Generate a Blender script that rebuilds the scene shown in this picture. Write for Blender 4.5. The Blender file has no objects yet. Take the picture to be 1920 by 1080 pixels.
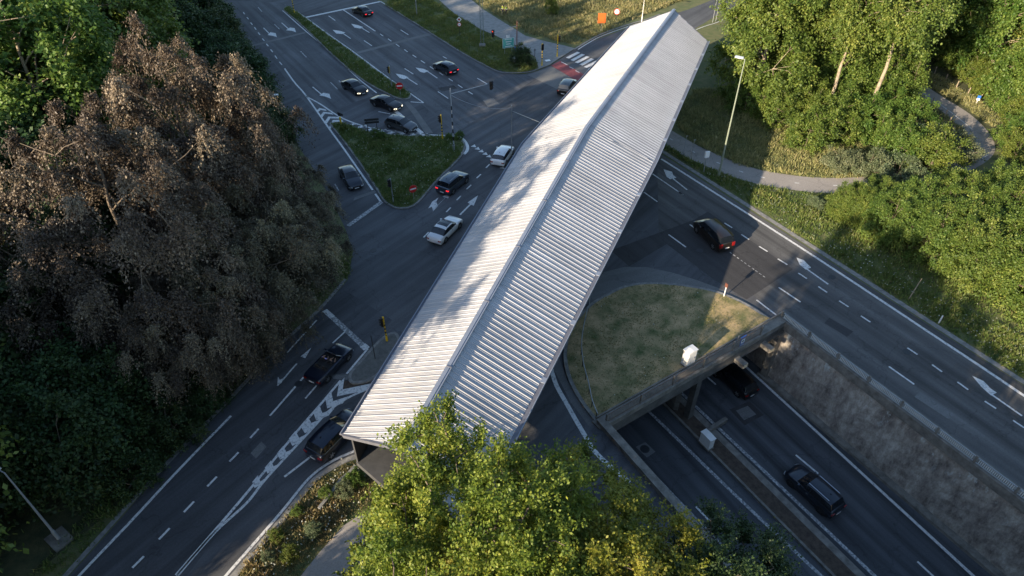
import bpy, math, random
import numpy as np
from mathutils import Vector, Matrix
from mathutils.geometry import tessellate_polygon
random.seed(7)
C = bpy.context.scene
COL = C.collection
R = math.radians
# ---------------------------------------------------------------- camera, world, sun
CH = 42.0
PITCH = math.atan2(1280.0, 1495.0)
cam = bpy.data.cameras.new("camera"); co = bpy.data.objects.new("camera", cam); COL.objects.link(co)
co.location = (0, 0, CH); co.rotation_euler = (math.pi/2 - PITCH, 0, 0)
cam.lens = 24.0; cam.sensor_width = 36.0; cam.clip_start = 0.5; cam.clip_end = 3000
C.camera = co
SUN_EL, SUN_AZ = R(17.0), R(45.0)           # light travels towards +x +y
w = bpy.data.worlds.new("World"); C.world = w; w.use_nodes = True
nt = w.node_tree; nt.nodes.clear()
sky = nt.nodes.new("ShaderNodeTexSky"); sky.sky_type = 'NISHITA'; sky.sun_disc = False
sky.sun_elevation = SUN_EL; sky.sun_rotation = R(225.0)
sky.air_density = 1.0; sky.dust_density = 0.6; sky.ozone_density = 1.6
bg = nt.nodes.new("ShaderNodeBackground"); bg.inputs[1].default_value = 0.12
ow = nt.nodes.new("ShaderNodeOutputWorld")
nt.links.new(sky.outputs[0], bg.inputs[0]); nt.links.new(bg.outputs[0], ow.inputs[0])
sl = bpy.data.lights.new("sun", 'SUN'); sl.energy = 5.0; sl.angle = R(0.5); sl.color = (1.0, 0.83, 0.62)
so = bpy.data.objects.new("sun", sl); COL.objects.link(so)
sd = Vector((math.cos(SUN_EL)*math.cos(SUN_AZ), math.cos(SUN_EL)*math.sin(SUN_AZ), -math.sin(SUN_EL)))
so.rotation_euler = sd.to_track_quat('-Z', 'Y').to_euler()
C.view_settings.view_transform = 'Standard'; C.view_settings.look = 'None'
C.view_settings.exposure = 1.3; C.view_settings.gamma = 1.0
C.cycles.max_bounces = 6; C.cycles.diffuse_bounces = 3; C.cycles.transparent_max_bounces = 4

# ---------------------------------------------------------------- helpers
_s, _c = math.sin(PITCH), math.cos(PITCH)
def P(x, y, z=0.0):
    """photo pixel of something standing at height z -> its place in the world"""
    u = x-960.0; v = y-540.0; d = 1280*_s + v*_c
    k = (CH-z)/d
    return Vector((u*k, (1280*_c - v*_s)*k, z))
def pr(q):
    d = CH-q[2]; zc = q[1]*_c + d*_s
    return 960+1280*q[0]/zc, 540+1280*(-q[1]*_s+d*_c)/zc
def top_height(base, top):
    b = P(*base); best = (1e9, 0)
    for h in range(5, 250):
        q = pr((b.x, b.y, h/10)); e = math.hypot(q[0]-top[0], q[1]-top[1])
        if e < best[0]: best = (e, h/10)
    return best[1]
ZN = {'A': (360, 0, 4), 'B': (780, 0, 4), 'C': (480, 180, 4), 'D': (480, 540, 4), 'E': (100, 780, 3), 'F': (1000, 480, 3.273),
      'G': (1340, 540, 2), 'H': (1200, 0, 2.667), 'I': (1340, 260, 3), 'J': (780, 260, 5.4), 'K': (1250, 360, 6.75), 'L': (1200, 700, 4.5)}
def Z(k, *pts, z=0.0):
    ox, oy, s = ZN[k]
    return [P(ox+a/s, oy+b/s, z) for a, b in pts]
def px(*pts, z=0.0): return [P(a, b, z) for a, b in pts]

def tag(o, label=None, cat=None, group=None, kind=None):
    if label: o['label'] = label
    if cat: o['category'] = cat
    if group: o['group'] = group
    if kind: o['kind'] = kind
    return o
def thing(name, label, cat, loc=(0, 0, 0), rz=0.0, group=None, parent=None):
    o = bpy.data.objects.new(name, None); COL.objects.link(o)
    o.location = loc; o.rotation_euler = (0, 0, rz); o.empty_display_size = 0.3
    return tag(o, label, cat, group)
class MB:
    def __init__(s): s.v = []; s.f = []; s.m = []
    def add(s, vs, fs, mi=0):
        b = len(s.v); s.v += [tuple(q) for q in vs]; s.f += [tuple(b+i for i in f) for f in fs]; s.m += [mi]*len(fs); return s
    def box(s, c, size, rz=0.0, mi=0, mat=None):
        hx, hy, hz = size[0]/2, size[1]/2, size[2]/2
        M = mat if mat is not None else Matrix.Rotation(rz, 3, 'Z')
        vs = [Vector(c) + M @ Vector((a*hx, b*hy, d*hz)) for d in (-1, 1) for b in (-1, 1) for a in (-1, 1)]
        return s.add(vs, [(0, 2, 3, 1), (4, 5, 7, 6), (0, 1, 5, 4), (2, 6, 7, 3), (0, 4, 6, 2), (1, 3, 7, 5)], mi)
    def tube(s, p0, p1, r0, r1=None, n=8, mi=0, cap=True):
        if r1 is None: r1 = r0
        p0 = Vector(p0); p1 = Vector(p1); d = (p1-p0)
        if d.length < 1e-6: return s
        q = d.to_track_quat('Z', 'Y').to_matrix()
        vs = []
        for p, r in ((p0, r0), (p1, r1)):
            for i in range(n):
                a = 2*math.pi*i/n; vs.append(p + q @ Vector((r*math.cos(a), r*math.sin(a), 0)))
        fs = [(i, (i+1) % n, n+(i+1) % n, n+i) for i in range(n)]
        if cap: fs += [tuple(range(n-1, -1, -1)), tuple(range(n, 2*n))]
        return s.add(vs, fs, mi)
    def path(s, pts, r, n=6, mi=0):
        for a, b in zip(pts, pts[1:]): s.tube(a, b, r, r, n, mi)
        return s
    def prism(s, pts, z0, z1, mi=0, mside=None):
        """plan outline -> solid slab"""
        pts = [Vector((p[0], p[1], 0)) for p in pts]; n = len(pts)
        if sum(pts[i].x*pts[(i+1) % n].y - pts[(i+1) % n].x*pts[i].y for i in range(n)) < 0: pts.reverse()
        tri = tessellate_polygon([pts])
        s.add([(p.x, p.y, z1) for p in pts], [orient(t, pts) for t in tri], mi)
        vs = [(p.x, p.y, z0) for p in pts] + [(p.x, p.y, z1) for p in pts]
        s.add(vs, [(i, (i+1) % n, n+(i+1) % n, n+i) for i in range(n)], mi if mside is None else mside)
        return s
    def flat(s, pts, z, holes=(), mi=0):
        loops = [[Vector((p[0], p[1], 0)) for p in pts]] + [[Vector((p[0], p[1], 0)) for p in h] for h in holes]
        allp = [p for l in loops for p in l]
        tri = tessellate_polygon(loops)
        return s.add([(p.x, p.y, z) for p in allp], [orient(t, allp) for t in tri], mi)
    def strip(s, pts, w, z, w2=None, mi=0):
        pts = [Vector((p[0], p[1], 0)) for p in pts]; n = len(pts); vs = []
        for i, p in enumerate(pts):
            a = pts[max(i-1, 0)]; b = pts[min(i+1, n-1)]; t = (b-a).normalized(); nn = Vector((-t.y, t.x, 0))
            ww = w if w2 is None else w + (w2-w)*i/(n-1)
            vs += [p+nn*ww/2, p-nn*ww/2]
        return s.add([(q.x, q.y, z) for q in vs], [(2*i, 2*i+1, 2*i+3, 2*i+2) for i in range(n-1)], mi)
    def build(s, name, mats, parent=None, smooth=False):
        me = bpy.data.meshes.new(name); me.from_pydata(s.v, [], s.f)
        if not isinstance(mats, (list, tuple)): mats = [mats]
        for m in mats: me.materials.append(m)
        if len(mats) > 1: me.polygons.foreach_set('material_index', s.m)
        if smooth: me.polygons.foreach_set('use_smooth', [True]*len(me.polygons))
        me.update()
        o = bpy.data.objects.new(name, me); COL.objects.link(o)
        if parent: o.parent = parent
        return o
def orient(t, pts):
    a, b, c = (pts[i] for i in t)
    return tuple(t) if (b.x-a.x)*(c.y-a.y)-(b.y-a.y)*(c.x-a.x) > 0 else (t[0], t[2], t[1])
def smooth_line(pts, k=6, closed=False):
    pts = [Vector((p[0], p[1], 0)) for p in pts]; n = len(pts); out = []
    rng = range(n) if closed else range(n-1)
    for i in rng:
        if closed: p0, p1, p2, p3 = pts[i-1], pts[i], pts[(i+1) % n], pts[(i+2) % n]
        else: p0, p1, p2, p3 = pts[max(i-1, 0)], pts[i], pts[i+1], pts[min(i+2, n-1)]
        for j in range(k):
            t = j/k
            out.append(0.5*((2*p1) + (p2-p0)*t + (2*p0-5*p1+4*p2-p3)*t*t + (3*p1-p0-3*p2+p3)*t**3))
    if not closed: out.append(pts[-1])
    return out
def copy_tree(o, parent=None):
    c = o.copy(); COL.objects.link(c)
    if parent: c.parent = parent
    for ch in list(o.children): copy_tree(ch, c)
    return c

# ---------------------------------------------------------------- materials
MATS = {}
def mat(name, col, rough=0.7, metal=0.0, spec=0.5, noise=0.0, scale=4.0, col2=None, bump=0.0, bscale=40.0, emit=None, es=0.0, coat=0.0, coords='Object', detail=6):
    if name in MATS: return MATS[name]
    m = bpy.data.materials.new(name); m.use_nodes = True; nt = m.node_tree; b = nt.nodes['Principled BSDF']
    b.inputs['Base Color'].default_value = (*col, 1); b.inputs['Roughness'].default_value = rough
    b.inputs['Metallic'].default_value = metal; b.inputs['Specular IOR Level'].default_value = spec
    b.inputs['Coat Weight'].default_value = coat
    if emit: b.inputs['Emission Color'].default_value = (*emit, 1); b.inputs['Emission Strength'].default_value = es
    if noise or bump: tc = nt.nodes.new('ShaderNodeTexCoord')
    if noise or col2:
        n1 = nt.nodes.new('ShaderNodeTexNoise'); n1.inputs['Scale'].default_value = scale; n1.inputs['Detail'].default_value = detail
        n1.inputs['Roughness'].default_value = 0.65
        nt.links.new(tc.outputs[coords], n1.inputs['Vector'])
        cr = nt.nodes.new('ShaderNodeValToRGB'); cr.color_ramp.elements[0].position = 0.32; cr.color_ramp.elements[1].position = 0.68
        c2 = col2 if col2 else tuple(min(1, c*(1+noise)) for c in col)
        c1 = col if col2 else tuple(c*(1-noise) for c in col)
        cr.color_ramp.elements[0].color = (*c1, 1); cr.color_ramp.elements[1].color = (*c2, 1)
        nt.links.new(n1.outputs[0], cr.inputs[0]); nt.links.new(cr.outputs[0], b.inputs['Base Color'])
    if bump:
        n2 = nt.nodes.new('ShaderNodeTexNoise'); n2.inputs['Scale'].default_value = bscale; n2.inputs['Detail'].default_value = 4
        nt.links.new(tc.outputs[coords], n2.inputs['Vector'])
        bp = nt.nodes.new('ShaderNodeBump'); bp.inputs['Strength'].default_value = bump; bp.inputs['Distance'].default_value = 0.05
        nt.links.new(n2.outputs[0], bp.inputs['Height']); nt.links.new(bp.outputs[0], b.inputs['Normal'])
    MATS[name] = m; return m

def asphalt(name, base, ang=0.0, lo=0.75, hi=1.3, streak=0.35):
    """mottled bitumen with long wear streaks running along the lane direction"""
    m = bpy.data.materials.new(name); m.use_nodes = True; nt = m.node_tree; N = nt.nodes; L = nt.links; b = N['Principled BSDF']
    b.inputs['Roughness'].default_value = 0.82; b.inputs['Specular IOR Level'].default_value = 0.35
    tc = N.new('ShaderNodeTexCoord'); mp = N.new('ShaderNodeMapping'); mp.inputs['Rotation'].default_value = (0, 0, -ang)
    L.new(tc.outputs['Object'], mp.inputs['Vector'])
    mp2 = N.new('ShaderNodeMapping'); mp2.inputs['Scale'].default_value = (0.03, 0.9, 1); L.new(mp.outputs[0], mp2.inputs['Vector'])
    def noise(src, sc, det=5, ro=0.6):
        n = N.new('ShaderNodeTexNoise'); n.inputs['Scale'].default_value = sc; n.inputs['Detail'].default_value = det
        n.inputs['Roughness'].default_value = ro; L.new(src, n.inputs['Vector']); return n.outputs[0]
    def rng(v, a, b2, c, d):
        r = N.new('ShaderNodeMapRange'); r.inputs[1].default_value = a; r.inputs[2].default_value = b2; r.inputs[3].default_value = c; r.inputs[4].default_value = d
        L.new(v, r.inputs[0]); return r.outputs[0]
    def mul(a, c):
        q = N.new('ShaderNodeMath'); q.operation = 'MULTIPLY'; L.new(a, q.inputs[0]); L.new(c, q.inputs[1]); return q.outputs[0]
    big = rng(noise(mp.outputs[0], 0.12), 0.3, 0.7, lo, hi)
    st = rng(noise(mp2.outputs[0], 1.0, 3), 0.3, 0.7, 1-streak, 1+streak)
    fine = rng(noise(mp.outputs[0], 9.0, 3, 0.8), 0.3, 0.7, 0.82, 1.18)
    v = mul(mul(big, st), fine)
    # tar-sealed cracks
    vo = N.new('ShaderNodeTexVoronoi'); vo.feature = 'DISTANCE_TO_EDGE'; vo.inputs['Scale'].default_value = 0.16
    nz = N.new('ShaderNodeTexNoise'); nz.inputs['Scale'].default_value = 0.8; nz.inputs['Detail'].default_value = 4; L.new(mp.outputs[0], nz.inputs['Vector'])
    ad = N.new('ShaderNodeVectorMath'); ad.operation = 'ADD'; sc = N.new('ShaderNodeVectorMath'); sc.operation = 'SCALE'; sc.inputs['Scale'].default_value = 2.5
    L.new(nz.outputs['Color'], sc.inputs[0]); L.new(sc.outputs[0], ad.inputs[0]); L.new(mp.outputs[0], ad.inputs[1]); L.new(ad.outputs[0], vo.inputs['Vector'])
    v = mul(v, rng(vo.outputs[0], 0.0, 0.012, 0.72, 1.0))
    mx = N.new('ShaderNodeVectorMath'); mx.operation = 'SCALE'; mx.inputs[0].default_value = base; L.new(v, mx.inputs['Scale'])
    L.new(mx.outputs[0], b.inputs['Base Color'])
    bp = N.new('ShaderNodeBump'); bp.inputs['Strength'].default_value = 0.25; bp.inputs['Distance'].default_value = 0.02
    L.new(noise(mp.outputs[0], 40.0, 2), bp.inputs['Height']); L.new(bp.outputs[0], b.inputs['Normal'])
    return m
def paint_mat(name, wear):
    """road paint worn through in flakes"""
    m = bpy.data.materials.new(name); m.use_nodes = True; nt = m.node_tree; N = nt.nodes; L = nt.links; b = N['Principled BSDF']
    b.inputs['Roughness'].default_value = 0.6
    tc = N.new('ShaderNodeTexCoord'); n = N.new('ShaderNodeTexNoise'); n.inputs['Scale'].default_value = 5.0; n.inputs['Detail'].default_value = 8; n.inputs['Roughness'].default_value = 0.7
    L.new(tc.outputs['Object'], n.inputs['Vector'])
    cr = N.new('ShaderNodeValToRGB'); e = cr.color_ramp.elements
    e[0].position = wear-0.09; e[0].color = (0.17, 0.175, 0.18, 1); e[1].position = wear+0.09; e[1].color = (0.66, 0.66, 0.64, 1)
    L.new(n.outputs[0], cr.inputs[0]); L.new(cr.outputs[0], b.inputs['Base Color']); return m
def leaf_mat(name, c1, c2, c3, trans=0.3, rough=0.55):
    m = bpy.data.materials.new(name); m.use_nodes = True; nt = m.node_tree; N = nt.nodes; L = nt.links; b = N['Principled BSDF']
    at = N.new('ShaderNodeAttribute'); at.attribute_name = 'tint'
    oi = N.new('ShaderNodeObjectInfo')
    cr = N.new('ShaderNodeValToRGB'); e = cr.color_ramp.elements
    e[0].position = 0.0; e[0].color = (*c1, 1); e[1].position = 1.0; e[1].color = (*c3, 1)
    q = e.new(0.5); q.color = (*c2, 1)
    L.new(at.outputs['Fac'], cr.inputs[0])
    hs = N.new('ShaderNodeHueSaturation')
    mr = N.new('ShaderNodeMapRange'); mr.inputs[3].default_value = 0.478; mr.inputs[4].default_value = 0.522; L.new(oi.outputs['Random'], mr.inputs[0]); L.new(mr.outputs[0], hs.inputs['Hue'])
    L.new(cr.outputs[0], hs.inputs['Color']); L.new(hs.outputs[0], b.inputs['Base Color'])
    b.inputs['Roughness'].default_value = rough; b.inputs['Specular IOR Level'].default_value = 0.35
    tr = N.new('ShaderNodeBsdfTranslucent'); L.new(hs.outputs[0], tr.inputs['Color'])
    mx = N.new('ShaderNodeMixShader'); mx.inputs[0].default_value = trans
    L.new(b.outputs[0], mx.inputs[1]); L.new(tr.outputs[0], mx.inputs[2]); L.new(mx.outputs[0], N['Material Output'].inputs[0])
    return m
def stripe_mat(name, ca, cb, period, lo, hi, csolid):
    """object-height bands between lo and hi, one colour elsewhere"""
    m = bpy.data.materials.new(name); m.use_nodes = True; nt = m.node_tree; N = nt.nodes; L = nt.links; b = N['Principled BSDF']; b.inputs['Roughness'].default_value = 0.4
    tc = N.new('ShaderNodeTexCoord'); sp = N.new('ShaderNodeSeparateXYZ'); L.new(tc.outputs['Object'], sp.inputs[0])
    def M(op, a, bb):
        q = N.new('ShaderNodeMath'); q.operation = op
        for i, x in enumerate((a, bb)):
            if isinstance(x, (int, float)): q.inputs[i].default_value = x
            else: L.new(x, q.inputs[i])
        return q.outputs[0]
    z = sp.outputs[2]; f = M('GREATER_THAN', M('FRACT', M('DIVIDE', z, period), 0), 0.5)
    inside = M('MULTIPLY', M('GREATER_THAN', z, lo), M('LESS_THAN', z, hi))
    m1 = N.new('ShaderNodeMix'); m1.data_type = 'RGBA'; m1.inputs[6].default_value = (*ca, 1); m1.inputs[7].default_value = (*cb, 1); L.new(f, m1.inputs[0])
    m2 = N.new('ShaderNodeMix'); m2.data_type = 'RGBA'; m2.inputs[6].default_value = (*csolid, 1); L.new(inside, m2.inputs[0]); L.new(m1.outputs[2], m2.inputs[7])
    L.new(m2.outputs[2], b.inputs['Base Color']); return m

ASPH = asphalt('asphalt_worn', (0.085, 0.087, 0.092), 0.9, 0.74, 1.28, 0.3)
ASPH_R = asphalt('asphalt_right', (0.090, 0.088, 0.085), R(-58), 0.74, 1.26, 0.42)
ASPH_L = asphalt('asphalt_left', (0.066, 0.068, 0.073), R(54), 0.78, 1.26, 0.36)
ASPH_T = asphalt('asphalt_top', (0.095, 0.097, 0.102), R(-56), 0.78, 1.24, 0.38)
ASPH_NEW = asphalt('asphalt_new', (0.050, 0.049, 0.050), R(-58), 0.85, 1.15, 0.2)
ASPH_OLD = asphalt('asphalt_old', (0.15, 0.15, 0.145), R(20), 0.85, 1.15, 0.12)
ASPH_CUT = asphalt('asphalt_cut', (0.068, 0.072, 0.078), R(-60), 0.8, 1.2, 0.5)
PATHM = asphalt('path_asphalt', (0.30, 0.275, 0.25), R(-30), 0.88, 1.12, 0.08)
CONCP = mat('pavement_concrete', (0.24, 0.235, 0.22), 0.85, noise=0.22, scale=1.5, bump=0.3)
SETTS = mat('island_concrete', (0.13, 0.13, 0.12), 0.85, noise=0.25, scale=3, bump=0.4)
KERB = mat('kerb_concrete', (0.22, 0.215, 0.20), 0.85, noise=0.35, scale=2.5, bump=0.3)
SOIL = mat('bare_soil', (0.075, 0.055, 0.04), 0.95, noise=0.4, scale=3, bump=0.6, bscale=12)
TURF = mat('turf', (0.065, 0.10, 0.03), 0.95, col2=(0.16, 0.15, 0.065), scale=0.7, bump=0.5, bscale=9, noise=1, detail=10)
TURF_DRY = mat('dry_turf', (0.07, 0.10, 0.028), 0.95, col2=(0.48, 0.34, 0.18), scale=0.6, bump=0.4, bscale=9, noise=1, detail=12)
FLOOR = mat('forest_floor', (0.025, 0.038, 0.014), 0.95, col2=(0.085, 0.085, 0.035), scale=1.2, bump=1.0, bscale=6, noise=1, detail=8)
PAINT = paint_mat('road_paint', 0.41); PAINT_W = paint_mat('worn_road_paint', 0.55)
RED = mat('red_surface', (0.22, 0.05, 0.055), 0.8, noise=0.25, scale=2)
CONC = mat('aged_concrete', (0.19, 0.175, 0.15), 0.9, noise=0.4, scale=1.6, bump=0.4, bscale=14)
STEEL = mat('galvanised_steel', (0.42, 0.44, 0.45), 0.45, metal=0.7, noise=0.15, scale=6)
DARKM = mat('dark_metal', (0.03, 0.032, 0.035), 0.5)
YEL = mat('signal_yellow', (0.75, 0.50, 0.02), 0.45)
BLK = mat('signal_black', (0.012, 0.012, 0.013), 0.5)
WHITE = mat('white_enamel', (0.78, 0.77, 0.73), 0.5, noise=0.06, scale=3)
LEN_OFF = mat('dark_lens', (0.03, 0.012, 0.01), 0.3)
LEN_RED = mat('red_lens', (0.5, 0.02, 0.01), 0.3, emit=(1, 0.08, 0.03), es=0.6)
BARK = mat('bark', (0.13, 0.10, 0.07), 0.9, noise=0.4, scale=3, bump=0.6, bscale=10)
BARKL = mat('pale_bark', (0.30, 0.24, 0.17), 0.9, noise=0.35, scale=2, bump=0.5, bscale=10)
L_FG = leaf_mat('leaves_sunny', (0.06, 0.10, 0.010), (0.165, 0.20, 0.024), (0.34, 0.32, 0.05), 0.36)
L_COP = leaf_mat('leaves_copper', (0.045, 0.035, 0.025), (0.115, 0.093, 0.060), (0.31, 0.265, 0.165), 0.2, 0.5)
L_GRN = leaf_mat('leaves_green', (0.045, 0.09, 0.014), (0.12, 0.175, 0.030), (0.27, 0.30, 0.065), 0.34)
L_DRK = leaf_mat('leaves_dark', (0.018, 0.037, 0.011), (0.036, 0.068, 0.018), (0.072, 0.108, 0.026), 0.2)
L_GREY = leaf_mat('leaves_grey_green', (0.07, 0.10, 0.045), (0.14, 0.17, 0.085), (0.24, 0.26, 0.15), 0.25)
L_GRASS = leaf_mat('grass_blades', (0.06, 0.115, 0.022), (0.13, 0.18, 0.04), (0.27, 0.25, 0.10), 0.3)
L_DRYG = leaf_mat('dry_grass_blades', (0.13, 0.15, 0.05), (0.26, 0.24, 0.10), (0.45, 0.36, 0.19), 0.3)

# ---------------------------------------------------------------- trench frame
TL = Vector((6.9, 33.3, 0)); TR = Vector((24.3, 44.9, 0))          # portal corners
TD = Vector((35.95, 26.2, 0)) - Vector((24.55, 45.0, 0)); TD.normalize()   # along the cut, towards the camera side
TN = Vector((-TD.y, TD.x, 0))                                         # points to the right road
ZC = -7.0
LEN = 95.0
trench = [TL, TR, TR+TD*LEN, TL+TD*(LEN+9)]

# ---------------------------------------------------------------- ground and road sheets
g = MB().flat([(-500, -300), (500, -300), (500, 700), (-500, 700)], 0.0, [trench]).build('ground', TURF); tag(g, kind='structure')
main = px((330, -70), (400, 0), (440, 80), (500, 180), (570, 290), (620, 370), (648, 430), (662, 470), (652, 525), (600, 585), (525, 655), (440, 748), (300, 890), (130, 1080), (20, 1215)) \
    + px((330, 1190), (436, 1080), (480, 1030), (535, 965), (580, 910), (625, 872), (690, 846), (800, 850), (900, 890), (1000, 960), (1120, 1080), (1230, 1200)) \
    + [TL+TD*30, TL, TR, TR+TD*88] \
    + px((2500, 1094), (1930, 730), (1640, 544), (1440, 416), (1240, 289), (1222, 275), (1160, 215), (1235, 110), (1290, 62), (1345, 28), (1400, 5), (1370, -14), (1290, 18), (1190, 48), (1110, 78), (1078, 92), (1033, 122), (1008, 133), (985, 139), (950, 139), (922, 133), (858, 98), (788, 54), (722, 10), (640, -45), (560, -90))
rd = MB().flat(main, 0.012).build('road', ASPH); tag(rd, kind='structure')
def sheet(name, pts, z, m, parent=rd): return MB().flat(pts, z).build(name, m, parent)
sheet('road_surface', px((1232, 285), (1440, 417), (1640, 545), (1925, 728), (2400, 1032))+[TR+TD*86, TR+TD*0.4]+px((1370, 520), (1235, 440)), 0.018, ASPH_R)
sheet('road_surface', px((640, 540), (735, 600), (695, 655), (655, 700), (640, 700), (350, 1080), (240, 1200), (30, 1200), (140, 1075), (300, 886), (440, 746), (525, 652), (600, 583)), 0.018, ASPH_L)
sheet('road_surface', px((400, 0), (530, 5), (575, 64), (665, 148), (700, 180), (640, 200), (600, 220), (560, 180), (500, 100), (440, 40)), 0.018, ASPH_T)
sheet('road_surface', px((578, 38), (712, 5), (810, 62), (905, 122), (1000, 150), (930, 200), (855, 250), (790, 195), (735, 150)), 0.018, ASPH_T)
sheet('asphalt_patch', px((1145, 470), (1302, 412), (1327, 397), (1487, 505), (1400, 562), (1335, 522), (1250, 458), (1180, 500)), 0.022, ASPH_NEW)
sheet('asphalt_patch', px((1475, 505), (1600, 585), (1640, 620), (1560, 600), (1450, 560), (1410, 560)), 0.0215, ASPH_OLD) if False else None
sheet('concrete_joint', Z('A', (400, 350), (858, 236), (850, 250), (405, 362)), 0.021, ASPH_OLD)
sheet('concrete_joint', Z('A', (1205, 398), (1795, 244), (1822, 256), (1225, 408)), 0.021, ASPH_OLD)
sheet('concrete_joint', Z('C', (1110, 50), (1140, 40), (1200, 100), (1330, 280), (1270, 282), (1180, 140)), 0.021, ASPH_OLD)
sheet('concrete_joint', Z('C', (740, 760), (890, 708), (905, 722), (730, 785)), 0.021, ASPH_OLD)
sheet('concrete_joint', Z('B', (835, 562), (1015, 498), (1215, 612), (1060, 670)), 0.021, ASPH_OLD)
sheet('concrete_joint', Z('D', (560, 650), (690, 650), (688, 690), (580, 682)), 0.021, ASPH_OLD)
sheet('cycle_crossing', Z('B', (1012, 492), (1080, 458), (1265, 562), (1215, 612)), 0.024, RED)
apron = Z('F', (330, 240), (360, 165), (430, 100), (560, 68), (700, 70), (850, 102), (1000, 148), (1130, 195), (1290, 272), (1390, 335), (1390, 352), (1290, 300), (1190, 248), (1080, 215), (1000, 198), (850, 178), (700, 175), (560, 195), (450, 245), (345, 310))
sheet('apron', apron, 0.0225, ASPH_OLD)
sheet('concrete_joint', px((1002, 628), (1030, 600), (1045, 660), (1062, 710), (1090, 760), (1118, 795), (1105, 800), (1070, 755), (1042, 700)), 0.021, ASPH_OLD)

# painted markings: each line, dash row, arrow and hatching is a part of the road
ZM = 0.028
def paint(name, items, worn=False, parent=rd, z=ZM):
    mb = MB()
    for it in items:
        kind = it[0]
        if kind == 'l': mb.strip(smooth_line(it[1], 5) if len(it[1]) > 2 else it[1], it[2], z)
        elif kind == 'k' and len(it[1]) == 2: mb.strip(it[1], it[2], z)
        elif kind == 'k':
            a_, b_, c_ = [Vector((q.x, q.y, 0)) for q in it[1]]; v_ = ((a_+c_)/2-b_).normalized()*it[2]*1.25 if len(it) < 4 else it[3]*it[2]*1.6
            kz = .002+.0015*(len(mb.f) % 7); mb.flat([a_, b_, b_+v_, a_+v_], z+kz); mb.flat([b_, c_, c_+v_, b_+v_], z+kz+.0008)
        elif kind == 'p': mb.flat(it[1], z+0.002)
    return mb.build(name, PAINT_W if worn else PAINT, parent)
def seg(k, *quads): return [('l', Z(k, (a, b), (c, d)), 0.16) for a, b, c, d in quads]
paint('stop_line', [('l', Z('A', (850, 132), (1415, 12)), 0.55)])
paint('edge_line', [('l', Z('A', (1415, 12), (1800, 245)) + Z('B', (570, 515)), 0.2)])
paint('lane_line', [('l', Z('A', (1135, 75), (1375, 235)), 0.2)])
paint('lane_dashes', seg('A', (1025, 120, 1075, 155), (1565, 225, 1623, 262), (1290, 305, 1350, 345), (1410, 255, 1435, 272), (1470, 292, 1495, 310), (1530, 332, 1555, 350),
    (1592, 372, 1617, 390), (1655, 413, 1683, 432), (1717, 455, 1747, 475), (1595, 515, 1660, 557)))
paint('lane_dashes', seg('B', (105, 500, 133, 520), (175, 545, 203, 565), (245, 590, 275, 610), (315, 637, 348, 660), (392, 687, 425, 708), (203, 425, 230, 440), (460, 588, 535, 632), (165, 688, 242, 740)))
paint('lane_dashes', seg('A', (385, 92, 395, 108), (412, 130, 424, 145), (440, 170, 453, 187), (468, 205, 481, 223), (497, 245, 510, 263), (528, 290, 542, 306),
    (558, 330, 573, 348), (590, 372, 606, 392), (622, 418, 638, 440), (656, 465, 675, 487)))
paint('lane_dashes', seg('A', (815, 385, 858, 430), (617, 182, 657, 220), (1038, 617, 1090, 670), (1102, 605, 1135, 640), (250, 110, 278, 150), (495, 55, 525, 88)), True)
paint('edge_line', [('l', Z('A', (680, 80), (860, 240), (1035, 385), (1220, 565), (1290, 625), (1385, 698)), 0.2)])
paint('edge_line', [('l', Z('A', (745, 62), (850, 130), (1030, 262), (1215, 392), (1480, 590), (1735, 770)), 0.18), ('l', Z('A', (1640, 765), (1738, 772)), 0.18)])
paint('edge_line', [('l', Z('A', (695, 515), (770, 620), (850, 712)) + Z('C', (545, 240), (665, 405), (780, 570), (875, 706)), 0.22)])
paint('edge_line', [('l', Z('C', (895, 735), (940, 800)), 0.22)])
paint('splitter_line', [('l', Z('C', (372, 2), (480, 60), (600, 140), (700, 190), (850, 238), (1000, 264), (1280, 290), (1480, 300)), 0.22)])
paint('splitter_line', [('l', Z('C', (1510, 305), (1555, 328), (1585, 375), (1582, 410), (1560, 437)), 0.4)])
paint('hatching', [('k', Z('C', *q), 0.5) for q in (((452, 112), (475, 92), (520, 100)), ((482, 150), (505, 120), (568, 128)), ((515, 195), (542, 156), (618, 158)), ((548, 235), (577, 182), (645, 180)))]
    + [('k', Z('C', *q), 0.45) for q in (((705, 220), (745, 208)), ((765, 238), (832, 222)), ((845, 257), (895, 240)), ((915, 272), (980, 255)), ((990, 284), (1055, 265)), ((1072, 292), (1135, 274)), ((1158, 298), (1220, 280)), ((1245, 304), (1292, 286)))])
paint('stop_line', [('l', Z('C', (1035, 105), (1245, 280)), 0.55)])
paint('lane_line', [('l', Z('C', (918, 118), (1005, 135)), 0.15)])
paint('give_way_triangles', [('p', Z('C', (1610+a*28.5, 381+a*19.3), (1640+a*28.5, 364+a*19.3), (1652+a*28.5, 386+a*19.3))) for a in range(6)]
    + [('p', Z('C', *q)) for q in (((1798, 522), (1828, 515), (1842, 532)), ((1826, 542), (1850, 530), (1868, 548)), ((1765, 488), (1790, 480), (1800, 500)))])
paint('lane_dashes', seg('C', (1725, 540, 1753, 512), (1655, 617, 1686, 588), (1580, 700, 1613, 668), (1505, 783, 1537, 750), (1427, 872, 1460, 838), (1257, 1062, 1295, 1022)))
paint('turn_arrow', [('k', Z('C', (1530, 892), (1610, 812)), 0.2), ('p', Z('C', (1587, 800), (1665, 747), (1633, 824), (1608, 815)))])
paint('turn_arrow', [('k', Z('J', (165, 738), (215, 680), (298, 598)), 0.2), ('p', Z('J', (268, 590), (305, 568), (350, 552), (326, 607), (300, 600))), ('p', Z('J', (125, 708), (165, 640), (228, 598), (205, 640), (222, 684), (175, 738), (160, 690)))])
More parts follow.
